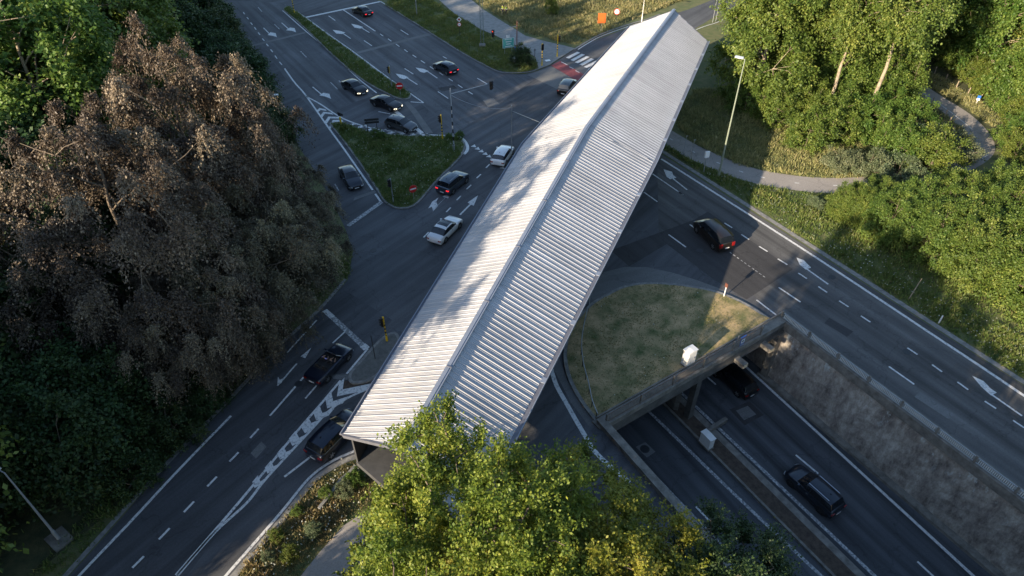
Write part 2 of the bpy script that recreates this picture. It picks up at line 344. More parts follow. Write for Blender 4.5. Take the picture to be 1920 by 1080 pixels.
paint('stop_line', [('l', Z('C', (690, 975), (780, 912)), 0.5), ('l', Z('C', (860, 855), (942, 795)), 0.5)], True)
paint('stop_line', [('l', Z('C', (780, 912), (860, 855)), 0.5)], True)
paint('lane_line', [('l', Z('C', (592, 662), (620, 710)), 0.15)], True)
for stem, head in (
    (('A', (537, 210), (585, 258)), ('A', (568, 264), (588, 243), (628, 250), (636, 280), (608, 270))),
    (('A', (673, 172), (728, 222)), ('A', (705, 228), (735, 208), (770, 212), (780, 243), (750, 232))),
    (('A', (905, 653), (975, 712)), ('A', (955, 716), (985, 697), (1030, 705), (1043, 742), (1005, 727))),
    (('A', (1190, 290), (1120, 243)), ('A', (1055, 225), (1110, 233), (1150, 245), (1125, 256), (1082, 252))),
    (('A', (1330, 245), (1260, 203)), ('A', (1195, 180), (1245, 190), (1285, 205), (1262, 215), (1220, 208))),
    (('A', (1690, 635), (1605, 580)), ('A', (1527, 553), (1590, 565), (1625, 582), (1590, 595), (1558, 586))),
    (('A', (1840, 587), (1760, 532)), ('A', (1677, 508), (1738, 518), (1775, 534), (1740, 548), (1712, 540))),
    (('G', (1035, 398), (1152, 480)), ('G', (965, 330), (1008, 350), (1035, 378), (1057, 393), (1036, 404), (1000, 372))),
    (('I', (512, 730), (638, 820)), ('I', (460, 670), (500, 684), (520, 705), (542, 726), (512, 738), (478, 710))),
    (('H', (150, 882), (235, 950)), ('H', (118, 848), (160, 860), (165, 875), (182, 890), (150, 897), (133, 885)))):
    paint('turn_arrow', [('k', Z(*stem), 0.17), ('p', Z(*head))])
paint('zebra_crossing', [('k', Z('B', *q), 0.6) for q in (((1135, 437), (1220, 393)), ((1170, 455), (1255, 408)), ((1202, 472), (1290, 425)), ((1237, 489), (1325, 442)), ((1270, 507), (1360, 460)), ((1300, 524), (1390, 478)))])
paint('cycle_dashes', seg('B', (1090, 465, 1135, 488), (1150, 502, 1180, 516), (1195, 530, 1225, 545)))
paint('edge_line', [('l', Z('B', (1215, 372), (1290, 325), (1400, 268), (1600, 197), (1720, 160)), 0.18)])
paint('edge_line', [('l', px((1290, 62), (1320, 50), (1345, 42), (1365, 32)), 0.15)])
paint('stop_line', [('l', Z('D', (515, 168), (575, 222)), 0.5), ('l', Z('D', (800, 430), (832, 458)), 0.6)])
paint('stop_line', [('l', Z('D', (575, 222), (800, 430)), 0.5)], True)
paint('edge_line', [('l', Z('D', (840, 455), (680, 645)), 0.18), ('l', Z('D', (235, 485), (455, 243)), 0.14), ('l', Z('D', (575, 415), (667, 330)), 0.14)])
paint('lane_line', [('l', Z('D', (105, 960), (400, 622)), 0.16), ('l', Z('D', (160, 735), (232, 655)), 0.14), ('l', Z('D', (230, 655), (307, 568)), 0.14), ('l', Z('D', (370, 830), (490, 692)), 0.14)])
paint('turn_arrow', [('p', Z('D', (335, 515), (415, 450), (370, 528)))])
paint('turn_arrow', [('k', Z('D', (160, 735), (205, 685)), 0.14), ('p', Z('D', (165, 668), (180, 690), (212, 675), (190, 715), (160, 735)))])
RDIR = (P(638.75, 713.75)-P(400, 998.3)).normalized()
lb = Z('E', (690, 897), (900, 655), (1110, 408)) + Z('D', (310, 1075), (475, 885), (635, 695))
rb = Z('E', (700, 897), (905, 660), (1090, 488), (1200, 350)) + Z('D', (400, 1080), (545, 925), (690, 825), (830, 762))
paint('splitter_line', [('l', lb, 0.2)]); paint('splitter_line', [('l', rb, 0.2)])
paint('hatching', [('k', Z('D', *q), 0.50, RDIR) for q in (((622, 722), (607, 815), (830, 768)), ((520, 832), (535, 905), (650, 868)), ((430, 935), (452, 996), (545, 958)), ((345, 1028), (367, 1072), (440, 1045)))]
    + [('k', Z('E', *q), w_*1.05, RDIR) for q, w_ in ((((1393, 62), (1415, 98), (1455, 82)), .5), (((1325, 130), (1345, 170), (1385, 150)), .48), (((1258, 212), (1275, 247), (1315, 228)), .44), (((1190, 292), (1205, 325), (1245, 308)), .4), (((1120, 372), (1133, 408), (1168, 385)), .36))])
paint('edge_line', [('l', Z('E', (60, 1005), (150, 895), (440, 590), (700, 310), (1000, 0)), 0.2)])
paint('lane_dashes', seg('E', (445, 855, 510, 790), (595, 695, 655, 632), (735, 542, 792, 482), (867, 397, 920, 342), (992, 257, 1042, 205), (1108, 125, 1155, 73), (300, 1010, 360, 948)))
paint('edge_line', [('l', Z('E', (900, 985), (970, 900), (1180, 660), (1300, 520), (1440, 350), (1560, 260), (1700, 195)), 0.2)])
paint('turn_arrow', [('k', Z('E', (1300, 343), (1470, 213)), 0.17), ('p', Z('E', (1437, 208), (1505, 168), (1565, 192), (1475, 240), (1480, 214)))])
paint('edge_line', [('l', Z('I', (-300, 115), (0, 305), (540, 650), (1190, 1080)) + Z('G', (1160, 405)) + px((2300, 1005)), 0.28)])
paint('lane_dashes', seg('I', (55, 475, 98, 502), (150, 540, 193, 568), (250, 607, 297, 636), (355, 677, 408, 710), (470, 757, 518, 788), (583, 833, 632, 866), (700, 913, 752, 947), (822, 998, 875, 1033))
    + seg('G', (722, 225, 760, 250), (815, 288, 852, 315), (910, 353, 950, 382), (1012, 425, 1055, 453), (1118, 497, 1160, 525)) + seg('K', (150, 0, 212, 38)))
paint('lane_dashes', seg('G', (653, 295, 748, 362)) + seg('I', (235, 908, 345, 992), (360, 838, 482, 920)) + seg('K', (25, 542, 243, 700), (292, 413, 365, 465)) + seg('H', (62, 870, 215, 975), (20, 962, 87, 1010)))
paint('lane_dashes', [('l', Z('K', (795+a*47, 762+a*33.5), (822+a*47, 782+a*33.5)), 0.1) for a in range(10)], True)
paint('edge_line', [('l', Z('F', (105, 680), (140, 790), (200, 900), (300, 1075)) + px((1120, 852), (1180, 905)), 0.36)])

for k_, p_ in enumerate(((960, 189), (928, 171), (700, 470), (1312, 470), (1560, 520), (560, 720), (1700, 660), (880, 205))):
    q = P(*p_); MB().tube((q.x, q.y, .0225), (q.x, q.y, .029), .34, .34, 16).build('manhole_cover', DARKM, rd)
for k_, q4 in enumerate((((905, 188), (925, 184), (938, 196), (915, 201)), ((1555, 596), (1600, 622), (1588, 632), (1545, 606)), ((470, 850), (490, 828), (500, 838), (480, 860)), ((820, 165), (850, 160), (858, 166), (828, 172)), ((1725, 735), (1790, 778), (1778, 786), (1714, 744)))):
    MB().flat(px(*q4), .0235).build('asphalt_patch', ASPH_NEW if k_ % 2 else ASPH_OLD, rd)
# ---------------------------------------------------------------- islands, verges, paths
def island(name, outline, h=0.14, surf=TURF, kw=0.22, kerb=KERB):
    o = bpy.data.objects.new(name, None); COL.objects.link(o); tag(o, kind='structure')
    MB().prism(outline, 0.0, h, 0).build('kerb', kerb, o)
    c = sum((Vector((p[0], p[1], 0)) for p in outline), Vector())/len(outline)
    # inner surface, drawn in by the kerb's width
    n = len(outline); pts = [Vector((p[0], p[1], 0)) for p in outline]
    area = sum(pts[i].x*pts[(i+1) % n].y - pts[(i+1) % n].x*pts[i].y for i in range(n))
    sg = 1 if area > 0 else -1; inn = []
    for i in range(n):
        t = (pts[(i+1) % n]-pts[i-1]).normalized(); inn.append(pts[i] + Vector((-t.y, t.x, 0))*kw*sg)
    MB().flat(inn, h+0.012).build('surface', surf, o)
    return inn
strip_in = island('median_strip', smooth_line(Z('A', (685, 78), (715, 55), (745, 62), (860, 145), (1030, 268), (1215, 400), (1400, 540), (1500, 612), (1600, 672), (1642, 715), (1625, 745), (1545, 745), (1450, 700), (1340, 645), (1220, 562), (1060, 425), (960, 328), (860, 232), (770, 150)), 3, True))
tri_in = island('traffic_island', smooth_line(Z('C', (552, 215), (600, 205), (700, 222), (800, 258), (960, 285), (1150, 302), (1400, 306), (1490, 312), (1555, 345), (1572, 385), (1545, 450), (1480, 525), (1400, 600), (1340, 665), (1240, 785), (1180, 832), (1120, 850), (1045, 845), (965, 800), (900, 702), (800, 545), (700, 405), (620, 300)), 3, True))
island('traffic_island', smooth_line(Z('D', (1060, 345), (1010, 342), (950, 375), (880, 440), (800, 530), (715, 625), (695, 665), (700, 705), (740, 725), (860, 700), (980, 600), (1080, 430)), 4, True), surf=SETTS, kw=0.25)
sheet('soil_strip', Z('D', (640, 695), (690, 700), (760, 728), (870, 705), (840, 745), (660, 762)), 0.02, SOIL)
D_out = [TR+Vector((-1.0, -0.4, 0))] + smooth_line(Z('F', (1400, 355), (1300, 295), (1190, 244), (1090, 212), (1000, 194), (850, 174), (700, 168), (560, 188), (450, 238), (345, 303), (240, 420), (200, 510), (185, 600), (195, 700), (230, 800), (300, 920), (375, 1015)), 3) + [TL + Vector((-0.2, -0.1, 0))]
D_in = island('median', [p for p in D_out], surf=TURF_DRY, kw=0.3, h=0.16)
# verges
def patch(name, pts, z, m, kind='structure'): return tag(MB().flat(pts, z).build(name, m), kind=kind)
verge_top = px((722, 9), (760, -20), (800, -5), (850, 27), (900, 57), (960, 84), (1000, 108), (1006, 122), (1004, 130), (985, 136), (950, 136), (924, 130), (860, 95), (790, 51))
patch('verge', verge_top, 0.10, TURF)
tag(MB().strip(smooth_line(px((722, 9), (790, 51.5), (860, 96), (924, 131), (950, 137.5), (986, 137), (1008, 131), (1033, 121)), 5), 0.25, 0.13).build('kerb', KERB), kind='structure')
patch('path', px((800, -20), (860, -20), (905, 18), (940, 40), (985, 68), (1020, 78), (1060, 87), (1078, 92), (1033, 121), (1010, 130), (1004, 108), (960, 82), (900, 55), (850, 25)), 0.115, CONCP)
tag(MB().strip(smooth_line(Z('B', (1185, 375), (1290, 312), (1400, 255), (1600, 185), (1730, 148), (1830, 110)), 5), 0.3, 0.10).build('kerb', KERB), kind='structure')
path_c = smooth_line(px((1190, 215), (1240, 250), (1300, 285), (1370, 315), (1430, 333), (1530, 347), (1640, 345), (1740, 325), (1812, 300), (1838, 268), (1805, 222), (1745, 182), (1690, 146), (1630, 112), (1560, 80)), 6)
tag(MB().strip(path_c, 3.3, 0.03).build('path', PATHM), kind='structure')
tag(MB().strip(smooth_line(px((1668, 134), (1720, 168), (1775, 205), (1823, 243)), 4), 0.12, 0.04).build('path_line', PAINT), kind='structure')
tag(MB().strip(px((1838, 300), (1853, 290)), 0.12, 0.04).build('path_line', PAINT), kind='structure')
mb = MB()
for a in range(7): 
    q = path_c[8+a*4]; q2 = path_c[9+a*4]; t = (q2-q).normalized(); mb.strip([q-t*0.25, q+t*0.25], 0.14, 0.04)
tag(mb.build('path_dashes', PAINT), kind='structure')
pl = px((560, 1085), (600, 1035), (645, 985), (672, 968), (720, 958), (800, 965), (900, 1010), (980, 1080), (1000, 1160), (840, 1180), (560, 1200))
patch('path', pl, 0.03, PATHM)
tag(MB().strip(Z('E', (1765, 705), (1785, 683)), 0.15, 0.04).build('path_line', PAINT), kind='structure')
tag(MB().strip(smooth_line(px((300, 1236), (436, 1084), (486, 1026), (540, 962), (583, 908), (630, 873), (690, 849)), 5), 0.45, 0.08).build('kerb', KERB), kind='structure')
tag(MB().strip(smooth_line(px((18, 1200), (128, 1075), (298, 886), (436, 744), (523, 650), (598, 582), (648, 524)), 5), 0.35, 0.07).build('kerb', KERB), kind='structure')
tag(MB().strip(smooth_line(px((1215, 267), (1240, 283), (1440, 410), (1640, 538), (1930, 724), (2400, 1026)), 5), 0.55, 0.05).build('kerb', KERB), kind='structure')
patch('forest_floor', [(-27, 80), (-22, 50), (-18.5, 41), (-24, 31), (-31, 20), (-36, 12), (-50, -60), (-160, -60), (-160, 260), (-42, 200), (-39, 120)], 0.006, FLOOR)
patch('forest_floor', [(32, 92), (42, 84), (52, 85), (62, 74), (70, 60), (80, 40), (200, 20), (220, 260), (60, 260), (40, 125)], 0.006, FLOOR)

# ---------------------------------------------------------------- sunken road
cut_pts = [TL-TD*45-TN*0, TR-TD*45, TR+TD*LEN, TL+TD*(LEN+9)]
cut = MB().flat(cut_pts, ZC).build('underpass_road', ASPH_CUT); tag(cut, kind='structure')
Q = lambda *p: px(*p, z=ZC)
def cpaint(name, items, worn=False): return paint(name, items, worn, cut, ZC+0.01)
cpaint('edge_line', [('l', Q((1340, 635), (1388, 678), (1825, 1080)) + Q((2100, 1335)), 0.26)])
cpaint('rumble_line', [('l', Q((1255, 715), (1299, 757), (1480, 928), (1640, 1080), (1850, 1280)), 0.3)], True)
cpaint('rumble_line', [('l', Q((1180, 738), (1217, 772), (1391, 940), (1540, 1080), (1730, 1260)), 0.28)], True)
cpaint('lane_dashes', [('l', Q(a, b), 0.17) for a, b in (((1325, 706), (1342, 721)), ((1492, 853), (1534, 888)), ((1720, 1053), (1760, 1090)))])
cpaint('lane_dashes', [('l', Q(a, b), 0.17) for a, b in (((1305, 950), (1345, 992)), ((1140, 800), (1165, 823)))])
cpaint('edge_line', [('l', Q((1160, 822), (1200, 862), (1264, 929), (1420, 1090)), 0.16)], True)
MB().flat(Q((1368, 768), (1405, 752), (1432, 778), (1396, 798)), ZC+0.008).build('patch', ASPH_NEW, cut)
MB().flat(Q((1380, 770), (1402, 761), (1418, 777), (1395, 788)), ZC+0.012).build('patch', ASPH_OLD, cut)
MB().flat(Q((1192, 838), (1210, 829), (1229, 847), (1213, 858)), ZC+0.008).build('patch', ASPH_OLD, cut)
cc = Q((1209, 842))[0]; MB().tube((cc.x, cc.y, ZC+0.005), (cc.x, cc.y, ZC+0.02), 0.42, 0.42, 16).build('manhole_cover', DARKM, cut)
# central reservation
m0, m1 = Q((1240, 757), (1420, 940)); e0, e1 = Q((1302, 770), (1478, 940))
tl = (m1-m0).normalized()
resv = [m0-tl*40, m1+tl*90, e1+tl*90, e0-tl*40]
o = bpy.data.objects.new('central_reservation', None); COL.objects.link(o); tag(o, kind='structure')
MB().prism(resv, ZC, ZC+0.22).build('kerb', CONC, o)
cw = (e0-m0); cwn = cw.normalized()
MB().flat([m0-tl*40+cwn*0.3, m1+tl*90+cwn*0.3, e1+tl*90-cwn*0.9, e0-tl*40-cwn*0.9], ZC+0.23).build('surface', SOIL, o)

# retaining walls
def wall_material():
    m = bpy.data.materials.new('stained_wall'); m.use_nodes = True; nt = m.node_tree; N = nt.nodes; L = nt.links; b = N['Principled BSDF']; b.inputs['Roughness'].default_value = 0.9
    tc = N.new('ShaderNodeTexCoord'); mp = N.new('ShaderNodeMapping'); mp.inputs['Scale'].default_value = (1, 1, 0.45); L.new(tc.outputs['Object'], mp.inputs[0])
    def nz(sc, det, ro, src=mp): 
        n = N.new('ShaderNodeTexNoise'); n.inputs['Scale'].default_value = sc; n.inputs['Detail'].default_value = det; n.inputs['Roughness'].default_value = ro; L.new(src.outputs[0], n.inputs['Vector']); return n.outputs[0]
    def ramp(v, stops):
        cr = N.new('ShaderNodeValToRGB'); e = cr.color_ramp.elements; e[0].position, e[0].color = stops[0][0], (*stops[0][1], 1); e[1].position, e[1].color = stops[-1][0], (*stops[-1][1], 1)
        for p, c in stops[1:-1]: q = e.new(p); q.color = (*c, 1)
        L.new(v, cr.inputs[0]); return cr.outputs[0]
    base = ramp(nz(0.9, 14, 0.8), [(0.34, (0.09, 0.078, 0.068)), (0.44, (0.24, 0.205, 0.175)), (0.54, (0.40, 0.355, 0.30)), (0.64, (0.58, 0.54, 0.47))])
    fl = ramp(nz(1.1, 10, 0.75), [(0.56, (0, 0, 0)), (0.62, (1, 1, 1))])
    sp = N.new('ShaderNodeSeparateXYZ'); L.new(tc.outputs['Object'], sp.inputs[0])
    band = N.new('ShaderNodeMapRange'); band.inputs[1].default_value = -3.4; band.inputs[2].default_value = -1.2; L.new(sp.outputs[2], band.inputs[0])
    mu = N.new('ShaderNodeMath'); mu.operation = 'MULTIPLY'; L.new(fl, mu.inputs[0]); L.new(band.outputs[0], mu.inputs[1])
    mx = N.new('ShaderNodeMix'); mx.data_type = 'RGBA'; mx.inputs[7].default_value = (0.60, 0.64, 0.62, 1); L.new(mu.outputs[0], mx.inputs[0]); L.new(base, mx.inputs[6])
    dk = ramp(nz(0.5, 9, 0.7, tc), [(0.56, (1, 1, 1)), (0.60, (0.38, 0.36, 0.36))])
    mm = N.new('ShaderNodeMix'); mm.data_type = 'RGBA'; mm.blend_type = 'MULTIPLY'; mm.inputs[0].default_value = 1; L.new(mx.outputs[2], mm.inputs[6]); L.new(dk, mm.inputs[7])
    L.new(mm.outputs[2], b.inputs['Base Color'])
    bp = N.new('ShaderNodeBump'); bp.inputs['Strength'].default_value = 0.8; bp.inputs['Distance'].default_value = 0.15; L.new(nz(1.2, 10, 0.7), bp.inputs['Height']); L.new(bp.outputs[0], b.inputs['Normal'])
    return m
WALLM = wall_material()
def vwall(mb, a, b, z0, z1, th, side, lean=0.0, n=40, mi=0):
    """wall from a to b (plan), thickness towards side, face subdivided and slightly uneven"""
    d = (b-a); L_ = d.length; t = d/L_; rows = 10; vs = []
    for j in range(rows+1):
        for i in range(n+1):
            z = z0+(z1-z0)*j/rows
            off = lean*(1-j/rows) - 0.05*math.sin(i*1.7+j*2.3)*math.sin(i*0.6)*(0 < j < rows)
            q = a+t*(L_*i/n) - side*off; vs.append((q.x, q.y, z))
    fs = [(j*(n+1)+i, j*(n+1)+i+1, (j+1)*(n+1)+i+1, (j+1)*(n+1)+i) for j in range(rows) for i in range(n)]
    mb.add(vs, fs, mi)
# right wall with ledge and railing
rw = thing('retaining_wall', 'tall stained concrete retaining wall on the right side of the sunken road', 'wall', (0, 0, 0))
a = TR; b = TR+TD*LEN
mb = MB(); vwall(mb, a, b, ZC, -0.75, 0.5, TN, lean=0.35, n=120); mb.build('wall_face', WALLM, rw)
mb = MB().prism([a-TN*1.0, b-TN*1.0, b-TN*0.0, a-TN*0.0], ZC, ZC+0.3); mb.build('footing', CONC, rw)
mb = MB().prism([a-TN*0.28, b-TN*0.28, b+TN*0.02, a+TN*0.02], -0.78, 0.10)
mb.prism([a+TN*0.021, b+TN*0.021, b+TN*0.62, a+TN*0.62], 0.0, 0.22); mb.build('coping', CONC, rw)
def railing(a, b, label, step=3.0, bars=0.13, h=0.75, z=0.1, col=STEEL, barcol=WHITE, mesh=False):
    r = thing('railing', label, 'railing', (a.x, a.y, z))
    d = b-a; L_ = d.length; t = d/L_; n = int(L_/step); ang = math.atan2(t.y, t.x)
    for i in range(n+1):
        q = t*(i*step); MB().box((q.x, q.y, h/2), (0.16, 0.14, h), ang).build('post', CONC, r)
    mb = MB()
    for i in range(n):
        q0 = t*(i*step+0.11); q1 = t*((i+1)*step-0.11)
        for zz in (0.12, h-0.12): mb.box(((q0.x+q1.x)/2, (q0.y+q1.y)/2, zz), (step-0.22, 0.05, 0.05), ang)
    mb.build('rail', col, r)
    k = int((step-0.4)/bars)
    for i in range(n):
        mb = MB()
        for j in range(k):
            q = t*(i*step+0.2+(j+0.5)*bars); mb.box((q.x, q.y, h/2), (0.035, 0.03, h-0.3), ang)
        if k: mb.build('railing_panel', barcol, r)
    return r
railing(a-TN*0.1, TR+TD*70-TN*0.1, 'low white barred railing between concrete posts along the edge of the right carriageway')
lw = thing('retaining_wall', 'concrete retaining wall on the left side of the sunken road beneath the tree', 'wall')
a = TL; b = TL+TD*(LEN+9)
mb = MB(); vwall(mb, a, b, ZC, -0.4, 0.5, -TN, lean=0.0, n=80); mb.build('wall_face', WALLM, lw)
MB().prism([a-TN*0.5, b-TN*0.5, b+TN*0.12, a+TN*0.12], -0.45, 0.5).build('coping', CONC, lw)

# bridge slab over the sunken road, closing the median
br = thing('underpass_bridge', 'concrete underpass bridge with mesh railing at the edge of the grassy median', 'bridge', (0, 0, 0))
BD = (TR-TL); BL = BD.length; BD.normalize(); BN = Vector((BD.y, -BD.x, 0)); ba = math.atan2(BD.y, BD.x)   # BN points out over the cut
def bx(s, off, z, size, mi=0, mb=None): q = TL+BD*s+BN*off; return (mb or MB()).box((q.x, q.y, z), size, ba, mi)
bx(BL/2, 0.15, -0.10, (BL+1.4, 0.9, 0.5)).build('edge_slab', CONC, br)
bx(BL/2, 0.42, -0.85, (BL+0.2, 0.40, 1.0)).build('beam', mat('dark_concrete', (0.10, 0.095, 0.085), 0.9, noise=0.4, scale=1, bump=0.3), br)  # mottled concrete, darker than the edge slab
bx(BL/2, -0.32, 0.25, (BL+0.6, 0.12, 0.22)).build('kerb', CONC, br)
for s in (BL*0.70, BL*0.86):
    bx(s, 1.1, -1.1, (0.55, 1.1, 0.45)).build('light_housing', CONC, br)
    bx(s, 1.655, -1.1, (0.45, 0.02, 0.35)).build('light_cover', mat('pale_cover', (0.55, 0.48, 0.33), 0.6), br)
# ceiling, side columns and centre pier
MB().prism([TL-TD*45, TL, TR, TR-TD*45], -1.9, -1.35).build('ceiling', CONC, br)
mb = MB(); vwall(mb, TR-TD*45, TR, ZC, -1.4, .5, TN, n=20); mb.build('tunnel_wall', WALLM, br)
mb = MB(); vwall(mb, TL-TD*45, TL, ZC, -1.4, .5, -TN, n=20); mb.build('tunnel_wall', WALLM, br)
for s, wd in ((BL-0.5, 0.6), (0.3, 0.6)): bx(s, 0.45, (ZC-1.3)/2, (wd, 0.6, -ZC-1.3)).build('column', CONC, br)
mid = (m0+e0)*0.5; smid = (mid-TL).dot(BD)
c0 = P(1289, 783, ZC); c1 = P(1255, 762, ZC)
mb = MB()
pm = Vector((c0.x, c0.y, 0)); mb.box((pm.x, pm.y, (ZC-1.35)/2), (0.55, 0.6, -ZC-1.35), ba)
mb.build('column', mat('dark_concrete', (0.1, 0.095, 0.085)), br)
pw = [pm - tl*0.6 - cwn*0.9, pm - tl*14 - cwn*0.9, pm-tl*14 - cwn*0.5, pm-tl*0.6 - cwn*0.5]
MB().prism(pw, ZC+0.2, -1.4).build('pier_wall', CONC, br)
bx(smid+1.0, 2.3, ZC+0.42, (2.6, 0.35, 0.45)).build('crash_block', CONC, br)
rr = railing(TL+BD*0.1+BN*0.42, TR+BN*0.42, 'weathered railing with brown mesh panels on top of the underpass bridge', step=BL/6.02, bars=0.16, h=1.05, z=0.15, col=mat('rusty_rail', (0.16, 0.11, 0.08), 0.7, noise=0.4, scale=3), barcol=mat('weathered_bars', (0.24, 0.21, 0.17), 0.7))
# ---- END GROUND

# ================================================================ covered footbridge
def roof_material():
    m = bpy.data.materials.new('roof_sheet'); m.use_nodes = True; nt = m.node_tree; N = nt.nodes; L = nt.links; b = N['Principled BSDF']
    b.inputs['Roughness'].default_value = .5; b.inputs['Metallic'].default_value = .1
    tc = N.new('ShaderNodeTexCoord'); mp = N.new('ShaderNodeMapping'); mp.inputs['Rotation'].default_value = (0, 0, R(-69)); L.new(tc.outputs['Object'], mp.inputs[0])
    m2 = N.new('ShaderNodeMapping'); m2.inputs['Scale'].default_value = (2.2, .12, .12); L.new(mp.outputs[0], m2.inputs[0])
    def nz(src, sc, d, lo, hi):
        n = N.new('ShaderNodeTexNoise'); n.inputs['Scale'].default_value = sc; n.inputs['Detail'].default_value = d; L.new(src.outputs[0], n.inputs['Vector'])
        r = N.new('ShaderNodeMapRange'); r.inputs[1].default_value = .3; r.inputs[2].default_value = .7; r.inputs[3].default_value = lo; r.inputs[4].default_value = hi; L.new(n.outputs[0], r.inputs[0]); return r.outputs[0]
    q = N.new('ShaderNodeMath'); q.operation = 'MULTIPLY'; L.new(nz(m2, 1.0, 3, .86, 1.08), q.inputs[0]); L.new(nz(mp, .35, 8, .88, 1.07), q.inputs[1])
    sx = N.new('ShaderNodeSeparateXYZ'); L.new(mp.outputs[0], sx.inputs[0])     # sheet laps: every sheet is a metre wide
    dv = N.new('ShaderNodeMath'); dv.operation = 'DIVIDE'; dv.inputs[1].default_value = .92; L.new(sx.outputs[0], dv.inputs[0])
    fl = N.new('ShaderNodeMath'); fl.operation = 'FLOOR'; L.new(dv.outputs[0], fl.inputs[0])
    wn = N.new('ShaderNodeTexWhiteNoise'); wn.noise_dimensions = '1D'; L.new(fl.outputs[0], wn.inputs['W'])
    wr = N.new('ShaderNodeMapRange'); wr.inputs[3].default_value = .93; wr.inputs[4].default_value = 1.04; L.new(wn.outputs['Value'], wr.inputs[0])
    q2 = N.new('ShaderNodeMath'); q2.operation = 'MULTIPLY'; L.new(q.outputs[0], q2.inputs[0]); L.new(wr.outputs[0], q2.inputs[1])
    sc = N.new('ShaderNodeVectorMath'); sc.operation = 'SCALE'; sc.inputs[0].default_value = (.395, .395, .405); L.new(q2.outputs[0], sc.inputs['Scale']); L.new(sc.outputs[0], b.inputs['Base Color']); return m
ROOF = roof_material()
CAP = mat('ridge_cap', (0.26, 0.29, 0.34), 0.4, metal=0.3, noise=0.08, scale=1.2)
GUT = mat('gutter_grey', (0.15, 0.155, 0.18), 0.5, metal=0.3, noise=0.15, scale=2)
CLAD = mat('dark_cladding', (0.06, 0.062, 0.065), 0.6, noise=0.2, scale=2)
RL = [Vector((-10.70, 26.80, 6.8)), P(981, 270, 8.2), P(1181, 50, 8.5)]
RR = [Vector((-2.7, 20.2, 6.8)), P(1226, 303, 8.2), P(1326, 77, 8.5)]
RC = [Vector((-6.3, 23.9, 9.3)), P(1100, 240, 10.8), P(1264, 19, 11.0)]
fb = thing('covered_footbridge', 'long covered footbridge with a bent white ribbed metal gable roof crossing the whole junction', 'footbridge')
def inter(p, u, a, b):
    """distance along p+u*t where it meets segment ab, or None (plan)"""
    d = b-a; den = u.x*d.y-u.y*d.x
    if abs(den) < 1e-9: return None
    w_ = a-p; t = (w_.x*d.y-w_.y*d.x)/den; k = (w_.x*u.y-w_.y*u.x)/den
    return t if -1e-6 <= k <= 1+1e-6 else None
def slope_sheet(R0, R1, E0, E1, pitch=0.46):
    ax = Vector((R1.x-R0.x, R1.y-R0.y, 0)); LR = ax.length; ax.normalize()
    e = Vector(((E0+E1)/2-(R0+R1)/2)); u = Vector((-ax.y, ax.x, 0)); u = u if u.dot(e) > 0 else -u
    poly = [Vector((q.x, q.y, 0)) for q in (R0, R1, E1, E0)]; o0 = Vector((R0.x, R0.y, 0))
    sc = lambda q: ((Vector((q.x, q.y, 0))-o0).dot(ax), (Vector((q.x, q.y, 0))-o0).dot(u))
    ss = [sc(q)[0] for q in poly]; (se0, ce0), (se1, ce1) = sc(E0), sc(E1)
    def zof(s, c):
        zr = R0.z+(R1.z-R0.z)*s/LR; t = (s-se0)/(se1-se0); ze = E0.z+(E1.z-E0.z)*t; cc = ce0+(ce1-ce0)*t
        return zr+(ze-zr)*c/cc
    prof = [(0.0, 0.0), (0.085, 0.0), (0.095, 0.012), (0.12, 0.012), (0.13, 0.0), (0.205, 0.0), (0.215, 0.012), (0.24, 0.012), (0.25, 0.0), (0.325, 0.0), (0.362, 0.044), (0.402, 0.044), (0.446, 0.0), (0.46, 0.0)]
    vs, fs = [], []; s = min(ss)+0.002; last = None
    while s < max(ss):
        for ds, h in prof[:-1] if True else prof:
            q = o0+ax*(s+ds)
            ts = [t for a, b in zip(poly, poly[1:]+poly[:1]) for t in [inter(q, u, a, b)] if t is not None]
            if len(ts) < 2: last = None; continue
            t0, t1 = min(ts), max(ts)
            if t1-t0 < 0.01: last = None; continue
            i = len(vs)
            for t in (t0, t1): p = q+u*t; vs.append((p.x, p.y, zof(s+ds, t)+h))
            if last is not None: fs.append((last, i, i+1, last+1))
            last = i
        s += pitch
    return vs, fs
for i in range(2):
    for E_ in (RL, RR):
        vs, fs = slope_sheet(RC[i], RC[i+1], E_[i], E_[i+1])
        MB().add(vs, fs).build('roof', ROOF, fb)
def beam(mb, a, b, wd, ht, mi=0):
    d = (b-a); q = d.to_track_quat('X', 'Z').to_matrix(); return mb.box((a+b)/2, (d.length, wd, ht), mat=q, mi=mi)
mb = MB()
for i in range(2):
    for off, wd, dz in ((0.0, 0.42, 0.115), (0.0, 0.16, 0.16)): beam(mb, RC[i]+Vector((0, 0, dz)), RC[i+1]+Vector((0, 0, dz)), wd, 0.05)
mb.build('ridge_cap', CAP, fb)
for i in range(2):
    n = 6 if i == 0 else 5
    for k in range(1, n): q = RC[i].lerp(RC[i+1], k/n); MB().box(q+Vector((0, 0, 0.19)), (0.10, 0.34, 0.05), R(70)).build('cap_joint', GUT, fb)
mb = MB()
u1 = Vector((0.93, -0.36, 0))
for i in range(2): beam(mb, RR[i]+u1*0.14-Vector((0, 0, .06)), RR[i+1]+u1*0.14-Vector((0, 0, .06)), 0.34, 0.10)
for i in range(2): beam(mb, RR[i]+u1*0.33-Vector((0, 0, .02)), RR[i+1]+u1*0.33-Vector((0, 0, .02)), 0.05, 0.18, 1)
mb.build('gutter', [GUT, CAP], fb)
mb = MB()
for i in range(2): beam(mb, RL[i]-u1*0.14-Vector((0, 0, .06)), RL[i+1]-u1*0.14-Vector((0, 0, .06)), 0.28, 0.12)
for i in range(2): beam(mb, RL[i]-u1*0.16+Vector((0, 0, .03)), RL[i+1]-u1*0.16+Vector((0, 0, .03)), 0.03, 0.2, 1)
mb.build('gutter', [GUT, CAP], fb)
mb = MB()
